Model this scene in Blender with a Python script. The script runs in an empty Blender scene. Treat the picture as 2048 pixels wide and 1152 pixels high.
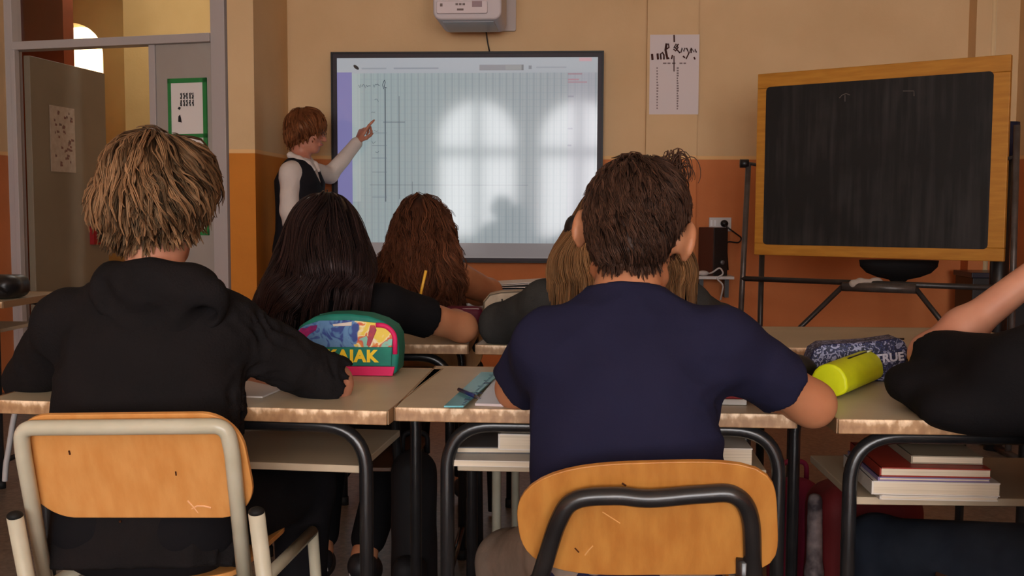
import bpy, bmesh, math, random
import numpy as np
from mathutils import Vector, Matrix
from mathutils.bvhtree import BVHTree
PI = math.pi
SC = bpy.context.scene
COL = SC.collection
random.seed(5)

# ------------------------------------------------------------------ camera
F = 2110.0
CAM = Vector((0, 0, 1.07))
RM = (Matrix.Rotation(math.radians(3.5), 3, 'Z') @ Matrix.Rotation(math.radians(90 - 4.23), 3, 'X') @ Matrix.Rotation(math.radians(0.23), 3, 'Z'))
cd = bpy.data.cameras.new('camera')
cam = bpy.data.objects.new('camera', cd)
COL.objects.link(cam)
cam.matrix_world = Matrix.Translation(CAM) @ RM.to_4x4()
cd.sensor_width = 36
cd.lens = F / 2048 * 36
cd.clip_start = 0.05
SC.camera = cam


def ray(px, py):
    return RM @ Vector(((px - 1024) / F, (576 - py) / F, -1))


def P(px, py, Y):
    """point of the room at distance Y seen at that place of the photograph"""
    d = ray(px, py)
    return CAM + d * (Y / d.y)


def PZ(px, py, z):
    d = ray(px, py)
    return CAM + d * ((z - CAM.z) / d.z)


# ------------------------------------------------------------------ materials
def lin(c):
    r = []
    for v in c[:3]:
        v = v / 255.0
        r.append(v / 12.92 if v <= 0.04045 else ((v + 0.055) / 1.055) ** 2.4)
    return (r[0], r[1], r[2], 1.0)


MATS = {}


def mat(name, c, rough=0.6, spec=0.5, metal=0.0, c2=None, scale=8.0, bump=0.0, bscale=60.0, stretch=None, sheen=0.0, emit=None, estr=0.0, sss=0.0, detail=4.0, lo=0.35, hi=0.65):
    if name in MATS:
        return MATS[name]
    m = bpy.data.materials.new(name)
    m.use_nodes = True
    nt = m.node_tree
    b = nt.nodes['Principled BSDF']
    b.inputs['Base Color'].default_value = lin(c)
    b.inputs['Roughness'].default_value = rough
    b.inputs['Specular IOR Level'].default_value = spec
    b.inputs['Metallic'].default_value = metal
    if sheen:
        b.inputs['Sheen Weight'].default_value = sheen
        b.inputs['Sheen Roughness'].default_value = 0.5
    if sss:
        b.inputs['Subsurface Weight'].default_value = sss
        b.inputs['Subsurface Radius'].default_value = (0.012, 0.005, 0.003)
        b.inputs['Subsurface Scale'].default_value = 1.0
    if emit:
        b.inputs['Emission Color'].default_value = lin(emit)
        b.inputs['Emission Strength'].default_value = estr
    tc = None
    if c2 is not None or bump:
        tc = nt.nodes.new('ShaderNodeTexCoord')
        mp = nt.nodes.new('ShaderNodeMapping')
        nt.links.new(tc.outputs['Object'], mp.inputs['Vector'])
        if stretch:
            mp.inputs['Scale'].default_value = stretch
    if c2 is not None:
        n = nt.nodes.new('ShaderNodeTexNoise')
        n.inputs['Scale'].default_value = scale
        n.inputs['Detail'].default_value = detail
        nt.links.new(mp.outputs[0], n.inputs['Vector'])
        mr = nt.nodes.new('ShaderNodeMapRange')
        mr.inputs['From Min'].default_value = lo
        mr.inputs['From Max'].default_value = hi
        nt.links.new(n.outputs['Fac'], mr.inputs['Value'])
        mx = nt.nodes.new('ShaderNodeMix')
        mx.data_type = 'RGBA'
        mx.inputs[6].default_value = lin(c)
        mx.inputs[7].default_value = lin(c2)
        nt.links.new(mr.outputs[0], mx.inputs[0])
        nt.links.new(mx.outputs[2], b.inputs['Base Color'])
    if bump:
        n = nt.nodes.new('ShaderNodeTexNoise')
        n.inputs['Scale'].default_value = bscale
        n.inputs['Detail'].default_value = 5
        nt.links.new(mp.outputs[0], n.inputs['Vector'])
        bp = nt.nodes.new('ShaderNodeBump')
        bp.inputs['Strength'].default_value = bump
        bp.inputs['Distance'].default_value = 0.01
        nt.links.new(n.outputs['Fac'], bp.inputs['Height'])
        nt.links.new(bp.outputs[0], b.inputs['Normal'])
    MATS[name] = m
    return m


def glass_mat():
    if 'thin_glass' in MATS:
        return MATS['thin_glass']
    m = bpy.data.materials.new('thin_glass')
    m.use_nodes = True
    nt = m.node_tree
    nt.nodes.clear()
    o = nt.nodes.new('ShaderNodeOutputMaterial')
    t = nt.nodes.new('ShaderNodeBsdfTransparent')
    g = nt.nodes.new('ShaderNodeBsdfGlossy')
    g.inputs['Roughness'].default_value = 0.02
    mx = nt.nodes.new('ShaderNodeMixShader')
    mx.inputs[0].default_value = 0.06
    nt.links.new(t.outputs[0], mx.inputs[1])
    nt.links.new(g.outputs[0], mx.inputs[2])
    nt.links.new(mx.outputs[0], o.inputs[0])
    MATS['thin_glass'] = m
    return m


def wall_paint(name, top, low, zline=1.37, line=None):
    """two-tone school wall: coloured dado below, cream above, thin pale line between"""
    m = bpy.data.materials.new(name)
    m.use_nodes = True
    nt = m.node_tree
    L = nt.links.new
    b = nt.nodes['Principled BSDF']
    b.inputs['Roughness'].default_value = 0.75
    b.inputs['Specular IOR Level'].default_value = 0.25
    g = nt.nodes.new('ShaderNodeNewGeometry')
    sp = nt.nodes.new('ShaderNodeSeparateXYZ')
    L(g.outputs['Position'], sp.inputs[0])
    n = nt.nodes.new('ShaderNodeTexNoise')
    n.inputs['Scale'].default_value = 2.2
    n.inputs['Detail'].default_value = 6
    L(g.outputs['Position'], n.inputs['Vector'])

    def rng(v, a, b2, inp=None):
        r = nt.nodes.new('ShaderNodeMapRange')
        r.inputs['From Min'].default_value = a
        r.inputs['From Max'].default_value = b2
        L(v, r.inputs['Value'])
        return r.outputs[0]

    def mixc(fac, a, b2):
        x = nt.nodes.new('ShaderNodeMix')
        x.data_type = 'RGBA'
        L(fac, x.inputs[0])
        for i, v in ((6, a), (7, b2)):
            if isinstance(v, tuple):
                x.inputs[i].default_value = v
            else:
                L(v, x.inputs[i])
        return x.outputs[2]
    nf = rng(n.outputs['Fac'], 0.3, 0.7)

    def vary(c, k):
        c1 = lin(c)
        return mixc(nf, c1, (c1[0] * k, c1[1] * k * 0.97, c1[2] * k * 0.92, 1))
    up = vary(top, 0.9)
    lo = vary(low, 0.82)
    a = rng(sp.outputs['Z'], zline - 0.003, zline + 0.003)
    c = mixc(a, lo, up)
    if line:
        w = mixc(rng(sp.outputs['Z'], zline + 0.018, zline + 0.024), lin(line), up)
        c = mixc(a, lo, w)
    L(c, b.inputs['Base Color'])
    n2 = nt.nodes.new('ShaderNodeTexNoise')
    n2.inputs['Scale'].default_value = 45
    L(g.outputs['Position'], n2.inputs['Vector'])
    bp = nt.nodes.new('ShaderNodeBump')
    bp.inputs['Strength'].default_value = 0.12
    bp.inputs['Distance'].default_value = 0.01
    L(n2.outputs['Fac'], bp.inputs['Height'])
    L(bp.outputs[0], b.inputs['Normal'])
    return m


def hair_mat(name, dark, light, rough=0.42, spec=0.45):
    m = bpy.data.materials.new(name)
    m.use_nodes = True
    nt = m.node_tree
    L = nt.links.new
    b = nt.nodes['Principled BSDF']
    b.inputs['Roughness'].default_value = rough
    b.inputs['Specular IOR Level'].default_value = spec
    b.inputs['Specular Tint'].default_value = (min(1, lin(light)[0] * 3 + .2), min(1, lin(light)[1] * 3 + .2), min(1, lin(light)[2] * 3 + .2), 1)
    at = nt.nodes.new('ShaderNodeAttribute')
    at.attribute_name = 'tone'
    mx = nt.nodes.new('ShaderNodeMix')
    mx.data_type = 'RGBA'
    mx.inputs[6].default_value = lin(dark)
    mx.inputs[7].default_value = lin(light)
    L(at.outputs['Fac'], mx.inputs[0])
    L(mx.outputs[2], b.inputs['Base Color'])
    return m


# ------------------------------------------------------------------ object helpers
def tag(o, label=None, cat=None, group=None, kind=None):
    if label:
        o['label'] = label
    if cat:
        o['category'] = cat
    if group:
        o['group'] = group
    if kind:
        o['kind'] = kind
    return o


def empty(name, loc=(0, 0, 0), rz=0, label=None, cat=None, group=None, kind=None):
    o = bpy.data.objects.new(name, None)
    COL.objects.link(o)
    o.empty_display_size = 0.05
    o.location = loc
    o.rotation_euler = (0, 0, rz)
    return tag(o, label, cat, group, kind)


def world_loc(o):
    v = Vector((0, 0, 0))
    while o:
        v += Vector(o.location)
        o = o.parent
    return v


def mk(name, verts, faces, m, parent=None, world=True, smooth=False, bevel=0.0, seg=2):
    """one mesh object; with world=True the vertices are room coordinates"""
    me = bpy.data.meshes.new(name)
    v = np.asarray([tuple(x) for x in verts] if not isinstance(verts, np.ndarray) else verts, dtype=np.float64)
    o = bpy.data.objects.new(name, me)
    COL.objects.link(o)
    base = Vector((0, 0, 0))
    if parent is not None:
        o.parent = parent
        if world:
            base = world_loc(parent)
    c = Vector((v.min(0) + v.max(0)) / 2)
    if world:
        c.z = float(v[:, 2].min())
    else:
        c = Vector((0, 0, 0))
    o.location = c - base if world else (0, 0, 0)
    v = v - np.array(c)
    me.from_pydata(v.tolist(), [], [tuple(int(i) for i in f) for f in faces] if not isinstance(faces, np.ndarray) else faces.tolist())
    me.update()
    me.validate()
    if m:
        me.materials.append(m)
    if smooth:
        me.polygons.foreach_set('use_smooth', [True] * len(me.polygons))
    if bevel > 0:
        md = o.modifiers.new('bevel', 'BEVEL')
        md.width = bevel
        md.segments = seg
        md.limit_method = 'ANGLE'
        md.angle_limit = math.radians(40)
        if not smooth:
            me.polygons.foreach_set('use_smooth', [True] * len(me.polygons))
        md.harden_normals = True
    return o


def boxdata(lo, hi):
    x0, y0, z0 = lo
    x1, y1, z1 = hi
    v = [(x0, y0, z0), (x1, y0, z0), (x1, y1, z0), (x0, y1, z0), (x0, y0, z1), (x1, y0, z1), (x1, y1, z1), (x0, y1, z1)]
    f = [(0, 3, 2, 1), (4, 5, 6, 7), (0, 1, 5, 4), (1, 2, 6, 5), (2, 3, 7, 6), (3, 0, 4, 7)]
    return v, f


def box(name, lo, hi, m, parent=None, world=True, bevel=0.0, rz=0, pivot=None, rot=None):
    v, f = boxdata(lo, hi)
    if rot is None and rz:
        rot = Matrix.Rotation(rz, 3, 'Z')
    if rot is not None:
        p = Vector(pivot) if pivot is not None else (Vector(lo) + Vector(hi)) / 2
        v = [p + rot @ (Vector(q) - p) for q in v]
    return mk(name, v, f, m, parent, world, bevel=bevel)


def join(parts):
    V, Fc = [], []
    for v, f in parts:
        n = len(V)
        V += [tuple(q) for q in v]
        Fc += [tuple(i + n for i in q) for q in f]
    return V, Fc


def prismdata(pts2, plane_o, ux, uz, un, d0, d1):
    """outline extruded: pts2 in (ux,uz) from plane_o, between depths d0 and d1 along un"""
    n = len(pts2)
    o, ux, uz, un = Vector(plane_o), Vector(ux), Vector(uz), Vector(un)
    v = [o + ux * a + uz * b + un * d0 for a, b in pts2] + [o + ux * a + uz * b + un * d1 for a, b in pts2]
    f = [tuple(range(n)), tuple(range(2 * n - 1, n - 1, -1))]
    for i in range(n):
        j = (i + 1) % n
        f.append((i, i + n, j + n, j))
    return v, f


def roundrect(w, h, r, n=8, cx=0, cy=0):
    pts = []
    for qx, qy, a0 in ((w / 2 - r, h / 2 - r, 0), (-w / 2 + r, h / 2 - r, 90), (-w / 2 + r, -h / 2 + r, 180), (w / 2 - r, -h / 2 + r, 270)):
        for k in range(n + 1):
            a = math.radians(a0 + 90 * k / n)
            pts.append((cx + qx + r * math.cos(a), cy + qy + r * math.sin(a)))
    return pts


def fillet(pts, r, n=6):
    pts = [Vector(p) for p in pts]
    out = [pts[0]]
    for i in range(1, len(pts) - 1):
        a, b, c = pts[i - 1], pts[i], pts[i + 1]
        rr = r[i - 1] if isinstance(r, (list, tuple)) else r
        u, w = (a - b), (c - b)
        k = min(rr, u.length * .49, w.length * .49)
        p0, p2 = b + u.normalized() * k, b + w.normalized() * k
        for j in range(n + 1):
            t = j / n
            out.append(p0 * (1 - t) ** 2 + b * 2 * t * (1 - t) + p2 * t * t)
    out.append(pts[-1])
    return out


def tubedata(pts, r, seg=12, cap=True):
    pts = [Vector(p) for p in pts]
    n = len(pts)
    T = []
    for i in range(n):
        a = pts[max(i - 1, 0)]
        b = pts[min(i + 1, n - 1)]
        T.append((b - a).normalized())
    ref = Vector((0, 0, 1)) if abs(T[0].z) < .9 else Vector((1, 0, 0))
    u = T[0].cross(ref).normalized()
    V, Fc = [], []
    for i in range(n):
        u = (u - T[i] * u.dot(T[i])).normalized()
        w = T[i].cross(u)
        rr = r[i] if isinstance(r, (list, tuple)) else r
        for k in range(seg):
            a = 2 * PI * k / seg
            V.append(pts[i] + (u * math.cos(a) + w * math.sin(a)) * rr)
    for i in range(n - 1):
        for k in range(seg):
            j = (k + 1) % seg
            Fc.append((i * seg + k, i * seg + j, (i + 1) * seg + j, (i + 1) * seg + k))
    if cap:
        Fc.append(tuple(range(seg - 1, -1, -1)))
        Fc.append(tuple((n - 1) * seg + k for k in range(seg)))
    return V, Fc


def tube(name, pts, r, m, parent=None, world=True, seg=12):
    v, f = tubedata(pts, r, seg)
    return mk(name, v, f, m, parent, world, smooth=True)


def ellipsoid(name, c, rad, m, parent=None, world=True, rot=None, n=16):
    V, Fc = [], []
    c = Vector(c)
    R = rot if rot is not None else Matrix.Identity(3)
    for i in range(n + 1):
        th = PI * i / n
        for k in range(2 * n):
            ph = PI * k / n
            V.append(c + R @ Vector((rad[0] * math.sin(th) * math.cos(ph), rad[1] * math.sin(th) * math.sin(ph), rad[2] * math.cos(th))))
    for i in range(n):
        for k in range(2 * n):
            j = (k + 1) % (2 * n)
            Fc.append((i * 2 * n + k, (i + 1) * 2 * n + k, (i + 1) * 2 * n + j, i * 2 * n + j))
    return mk(name, V, Fc, m, parent, world, smooth=True)


def text(name, s, m, parent, origin, ux, uz, size, bold=0.0, width=None, extr=0.0004, spacing=1.0):
    cu = bpy.data.curves.new(name, 'FONT')
    cu.body = s
    cu.size = size
    cu.offset = bold
    cu.extrude = extr
    cu.space_character = spacing
    cu.align_x = 'CENTER'
    cu.align_y = 'CENTER'
    t = bpy.data.objects.new(name, cu)
    COL.objects.link(t)
    dg = bpy.context.evaluated_depsgraph_get()
    me = bpy.data.meshes.new_from_object(t.evaluated_get(dg))
    vs = [v.co.copy() for v in me.vertices]
    fs = [tuple(p.vertices) for p in me.polygons]
    bpy.data.objects.remove(t)
    ux, uz = Vector(ux).normalized(), Vector(uz).normalized()
    un = ux.cross(uz)
    k = 1.0
    if width:
        xs = [v.x for v in vs]
        k = width / (max(xs) - min(xs))
    V = [Vector(origin) + ux * v.x * k + uz * v.y + un * v.z for v in vs]
    return mk(name, V, fs, m, parent)


def copy_tree(o, parent=None):
    c = o.copy()
    COL.objects.link(c)
    if parent is not None:
        c.parent = parent
    for ch in list(o.children):
        copy_tree(ch, c)
    return c


# ------------------------------------------------------------------ implicit surfaces for bodies and clothes
class Field:
    def __init__(self, h=0.006, k=0.02):
        self.h, self.k, self.p = h, k, []

    def cone(self, a, b, r1, r2=None, k=None, op='+'):
        r2 = r1 if r2 is None else r2
        a, b = np.array(a, float), np.array(b, float)
        R = max(r1, r2)

        def fn(X):
            ab = b - a
            L2 = float(ab @ ab) + 1e-12
            t = np.clip(((X - a) @ ab) / L2, 0, 1)
            d = np.linalg.norm(X - a - t[..., None] * ab, axis=-1)
            return d - (r1 + (r2 - r1) * t)
        self.p.append((fn, np.minimum(a, b) - R, np.maximum(a, b) + R, k or self.k, op))
        return self

    def chain(self, pts, rs, k=None, op='+'):
        for i in range(len(pts) - 1):
            self.cone(pts[i], pts[i + 1], rs[i], rs[i + 1], k, op)
        return self

    def ell(self, c, rad, rot=None, k=None, op='+'):
        c = np.array(c, float)
        rad = np.array(rad, float)
        R = np.array(rot if rot is not None else Matrix.Identity(3))
        ext = np.sqrt(((R * rad) ** 2).sum(1))

        def fn(X):
            q = ((X - c) @ R)
            a = np.linalg.norm(q / rad, axis=-1)
            b = np.linalg.norm(q / rad ** 2, axis=-1) + 1e-9
            return a * (a - 1) / b
        self.p.append((fn, c - ext, c + ext, k or self.k, op))
        return self

    def loft(self, a, b, side, rows, k=None, op='+', ex=2.3):
        """tube of elliptic section from a to b; rows = (t, r_side, r_depth)"""
        a, b = np.array(a, float), np.array(b, float)
        ax = b - a
        L = np.linalg.norm(ax)
        ax = ax / L
        s = np.array(side, float)
        s = s - ax * (s @ ax)
        s /= np.linalg.norm(s)
        w = np.cross(ax, s)
        T = np.array([r[0] for r in rows])
        RS = np.array([r[1] for r in rows])
        RD = np.array([r[2] for r in rows])
        R = float(max(RS.max(), RD.max()))

        def fn(X):
            q = X - a
            t = (q @ ax) / L
            tc = np.clip(t, T[0], T[-1])
            u = tc * (len(T) - 1)
            rs = np.interp(tc, T, RS)
            rd = np.interp(tc, T, RD)
            x, y = np.abs(q @ s) / rs, np.abs(q @ w) / rd
            m = (x ** ex + y ** ex + 1e-12) ** (1 / ex)
            d = (m - 1) * np.minimum(rs, rd)
            e = np.abs(t - tc) * L
            return np.where(e > 0, np.sqrt(np.maximum(d, 0) ** 2 + e ** 2) + np.minimum(d, 0) * 0 + np.where(d < 0, e * 0, 0), d)
        p0, p1 = a + ax * L * T[0], a + ax * L * T[-1]
        self.p.append((fn, np.minimum(p0, p1) - R, np.maximum(p0, p1) + R, k or self.k, op))
        return self

    def bx(self, c, half, rot=None, r=0.01, k=None, op='+'):
        c = np.array(c, float)
        half = np.array(half, float)
        R = np.array(rot if rot is not None else Matrix.Identity(3))
        ext = np.abs(R) @ half

        def fn(X):
            q = np.abs((X - c) @ R) - (half - r)
            return np.linalg.norm(np.maximum(q, 0), axis=-1) + np.minimum(q.max(-1), 0) - r
        self.p.append((fn, c - ext, c + ext, k or self.k, op))
        return self

    def cut(self, point, normal):
        """remove everything on the normal side of a plane"""
        self.p.append((point, normal, None, 0, 'cut'))
        return self

    def mesh(self, disp=None):
        h = self.h
        los = np.array([q[1] for q in self.p if q[4] == '+'])
        his = np.array([q[2] for q in self.p if q[4] == '+'])
        lo, hi = los.min(0) - 0.03, his.max(0) + 0.03
        n = np.ceil((hi - lo) / h).astype(int) + 1
        A = np.full(n, 1.0, np.float32)
        xs = [lo[i] + h * np.arange(n[i]) for i in range(3)]
        for fn, l, u, k, op in self.p:
            if op == 'cut':
                pt, nm = np.array(fn, float), np.array(l, float)
                nm = nm / np.linalg.norm(nm)
                G = (xs[0][:, None, None] - pt[0]) * nm[0] + (xs[1][None, :, None] - pt[1]) * nm[1] + (xs[2][None, None, :] - pt[2]) * nm[2]
                A = np.maximum(A, G.astype(np.float32))
                continue
            mrg = k + 2.5 * h + 0.012
            i0 = np.clip(np.floor((l - mrg - lo) / h).astype(int), 0, n)
            i1 = np.clip(np.ceil((u + mrg - lo) / h).astype(int) + 1, 0, n)
            if (i1 <= i0).any():
                continue
            sl = tuple(slice(i0[i], i1[i]) for i in range(3))
            X = np.stack(np.meshgrid(*[xs[i][sl[i]] for i in range(3)], indexing='ij'), -1)
            d = fn(X).astype(np.float32)
            a = A[sl]
            hh = np.maximum(k - np.abs(a - d if op == '+' else -a - d), 0) / k
            if op == '+':
                A[sl] = np.minimum(a, d) - hh * hh * k * .25
            else:
                A[sl] = np.maximum(a, -d) + hh * hh * k * .25
        if disp is not None:
            near = np.abs(A) < 0.03
            idx = np.nonzero(near)
            X = np.stack([xs[i][idx[i]] for i in range(3)], -1)
            A[idx] += disp(X).astype(np.float32)
        return nets(A, lo, h)


def nets(A, lo, h):
    A[0], A[-1] = 1, 1
    A[:, 0], A[:, -1] = 1, 1
    A[:, :, 0], A[:, :, -1] = 1, 1
    S = A < 0
    nx, ny, nz = A.shape
    cnt = np.zeros((nx - 1, ny - 1, nz - 1), np.int8)
    corners = [(i, j, k) for i in (0, 1) for j in (0, 1) for k in (0, 1)]
    for i, j, k in corners:
        cnt += S[i:nx - 1 + i, j:ny - 1 + j, k:nz - 1 + k]
    act = np.nonzero((cnt > 0) & (cnt < 8))
    N = len(act[0])
    ids = np.full(cnt.shape, -1, np.int32)
    ids[act] = np.arange(N)
    val = np.stack([A[act[0] + i, act[1] + j, act[2] + k] for i, j, k in corners], 1)
    acc = np.zeros((N, 3))
    c = np.zeros(N)
    for a in range(8):
        for b in range(a + 1, 8):
            ca, cb = np.array(corners[a]), np.array(corners[b])
            if np.abs(ca - cb).sum() != 1:
                continue
            fa, fb = val[:, a], val[:, b]
            m = (fa < 0) != (fb < 0)
            t = np.where(m, fa / np.where(m, fa - fb, 1), 0)
            acc += np.where(m[:, None], ca + (cb - ca) * t[:, None], 0)
            c += m
    V = lo + h * (np.stack(act, 1) + acc / c[:, None])
    Q = []
    for ax in range(3):
        b, d = (ax + 1) % 3, (ax + 2) % 3
        s0 = [slice(1, None)] * 3
        s1 = [slice(1, None)] * 3
        s0[ax] = slice(0, -1)
        s1[ax] = slice(1, None)
        s0[b] = s1[b] = slice(1, A.shape[b] - 1)
        s0[d] = s1[d] = slice(1, A.shape[d] - 1)
        a0, a1 = S[tuple(s0)], S[tuple(s1)]
        for up in (True, False):
            e = np.nonzero(a0 & ~a1 if up else ~a0 & a1)
            g = [None] * 3
            g[ax] = e[ax]
            g[b] = e[b] + 1
            g[d] = e[d] + 1

            def cell(db, dd):
                q = list(g)
                q[b] = g[b] + db
                q[d] = g[d] + dd
                return ids[q[0], q[1], q[2]]
            q4 = [cell(-1, -1), cell(0, -1), cell(0, 0), cell(-1, 0)]
            if not up:
                q4 = q4[::-1]
            Q.append(np.stack(q4, 1))
    Q = np.concatenate(Q)
    Q = Q[(Q >= 0).all(1)]
    return V, Q


def smooth_verts(V, Q, it=2, f=0.5):
    for _ in range(it):
        s = np.zeros_like(V)
        c = np.zeros(len(V))
        for i in range(4):
            a, b = Q[:, i], Q[:, (i + 1) % 4]
            np.add.at(s, a, V[b])
            np.add.at(s, b, V[a])
            np.add.at(c, a, 1)
            np.add.at(c, b, 1)
        V = V + (s / np.maximum(c, 1)[:, None] - V) * f
    return V


def wob(freq, seed, n=7, aniso=(1, 1, 1)):
    r = np.random.RandomState(seed)
    D = r.normal(size=(n, 3)) * np.array(aniso)
    D = D / np.linalg.norm(D, axis=1)[:, None] * freq * (0.6 + 0.9 * r.rand(n, 1))
    ph = r.rand(n) * 6.28

    def f(X):
        s = 0
        for i in range(n):
            s = s + np.sin(X @ D[i] + ph[i])
        return s / math.sqrt(n)
    return f


def fold(amp, freq, seed, aniso=(1, 1, 1)):
    a = wob(freq, seed, 6, aniso)
    b = wob(freq * .35, seed + 9, 5)
    return lambda X: amp * (np.abs(a(X + 0.02 * b(X)[:, None])) - 0.5) * (0.6 + 0.4 * b(X))


def blob(name, fld, m, parent, disp=None, sm=1):
    V, Q = fld.mesh(disp)
    if sm:
        V = smooth_verts(V, Q, sm)
    o = mk(name, V, Q, m, parent, smooth=True)
    return o, V, Q


def frame_of(yaw, pitch=0, roll=0):
    return (Matrix.Rotation(math.radians(yaw), 3, 'Z') @ Matrix.Rotation(math.radians(pitch), 3, 'X') @ Matrix.Rotation(math.radians(roll), 3, 'Y'))


def add_head(f, c, R, s, ear=1.0, neck=None, earout=0.0):
    """skull, jaw, brow, nose, lips, sockets, ears; local +y looks ahead"""
    def L(x, y, z):
        return Vector(c) + R @ (Vector((x, y, z)) * s)

    def r(*a):
        return [q * s for q in a]
    f.ell(L(0, -.012, .035), r(.073, .094, .084), R)
    f.ell(L(0, .022, -.03), r(.058, .066, .078), R, k=.03)
    f.ell(L(0, .062, -.088), r(.021, .02, .018), R, k=.025)
    for q in (-1, 1):
        f.ell(L(.038 * q, .056, -.022), r(.024, .022, .022), R, k=.02)
        f.ell(L(.031 * q, .100, .004), r(.015, .016, .011), R, k=.008, op='-')
        f.ell(L(.031 * q, .074, .004), r(.013, .0125, .0125), R, k=.004)
        f.cone(L(.052 * q, .01, -.07), L(.02 * q, .06, -.088), .016 * s, .014 * s, k=.025)
        e = R @ Matrix.Rotation(q * .45, 3, 'Z') @ Matrix.Rotation(-.15, 3, 'X')
        f.ell(L((.079 + earout) * q, -.014, -.004), r(.0085 * ear, .021, .034), e, k=.006)
        f.ell(L((.088 + earout) * q, -.005, .0), r(.006, .011, .02), e, k=.004, op='-')
        f.ell(L((.076 + earout) * q, -.006, -.032), r(.007, .009, .011), e, k=.006)
        if earout:
            f.cone(L(.058 * q, -.002, -.008), L((.070 + earout) * q, -.008, -.008), .024 * s, .016 * s, k=.010)
    f.cone(L(-.032, .079, .024), L(.032, .079, .024), .010 * s, k=.014)
    f.cone(L(0, .088, .008), L(0, .110, -.028), .0065 * s, .0105 * s, k=.010)
    for q in (-1, 1):
        f.ell(L(.011 * q, .098, -.031), r(.008, .009, .007), R, k=.006)
    f.cone(L(-.02, .088, -.052), L(.02, .088, -.052), .0058 * s, k=.006)
    f.cone(L(-.016, .087, -.061), L(.016, .087, -.061), .0064 * s, k=.005)
    f.cone(L(-.02, .096, -.0565), L(.02, .096, -.0565), .0016 * s, k=.002, op='-')
    if neck is not None:
        f.cone(L(0, -.03, -.03), neck, .049 * s, .051 * s, k=.03)


def add_hand(f, w, d, nrm, s=1.0, curl=(.5, .5, .5, .5), thumb=1, spread=0.1, tcurl=.4):
    """palm and five fingers; d = pointing way, nrm = back-of-hand normal, thumb = side sign"""
    d = Vector(d).normalized()
    nrm = Vector(nrm)
    nrm = (nrm - d * nrm.dot(d)).normalized()
    sd = d.cross(nrm).normalized() * thumb
    w = Vector(w)
    f.loft(w, w + d * .085 * s, sd, [(0, .024 * s, .018 * s), (.4, .034 * s, .016 * s), (.9, .040 * s, .013 * s), (1, .038 * s, .011 * s)], k=.012)
    lens = [(.040, .024, .02), (.044, .028, .021), (.041, .026, .02), (.032, .02, .018)]
    for i in range(4):
        off = (1.5 - i) * .0205 * s
        base = w + d * (.083 - .004 * abs(i - 1)) * s + sd * off
        a = curl[i] * .55
        fd = (d + sd * (1.5 - i) * spread).normalized()
        p = base
        pts, rs = [base - d * .015 * s, base], [.0095 * s, .0092 * s]
        for j, l in enumerate(lens[i]):
            ang = a if j == 0 else a + curl[i] * (.9 + .5 * j) * (1 if j < 2 else 1.1)
            v = (fd * math.cos(ang) - nrm * math.sin(ang)).normalized()
            p = p + v * l * s
            pts.append(p)
            rs.append((.0086 - .0009 * j) * s)
        f.chain(pts, rs, k=.0035)
    tb = w + d * .022 * s + sd * .026 * s - nrm * .004 * s
    t1 = tb + (d * .6 + sd * .75 - nrm * .3).normalized() * .038 * s
    t2 = t1 + (d * (1 - tcurl * .5) + sd * (.35 - tcurl) - nrm * tcurl).normalized() * .03 * s
    t3 = t2 + (d * (1 - tcurl * .6) + sd * (.1 - tcurl) - nrm * tcurl).normalized() * .024 * s
    f.chain([tb, t1, t2, t3], [.013 * s, .0105 * s, .0095 * s, .0078 * s], k=.008)


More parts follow.
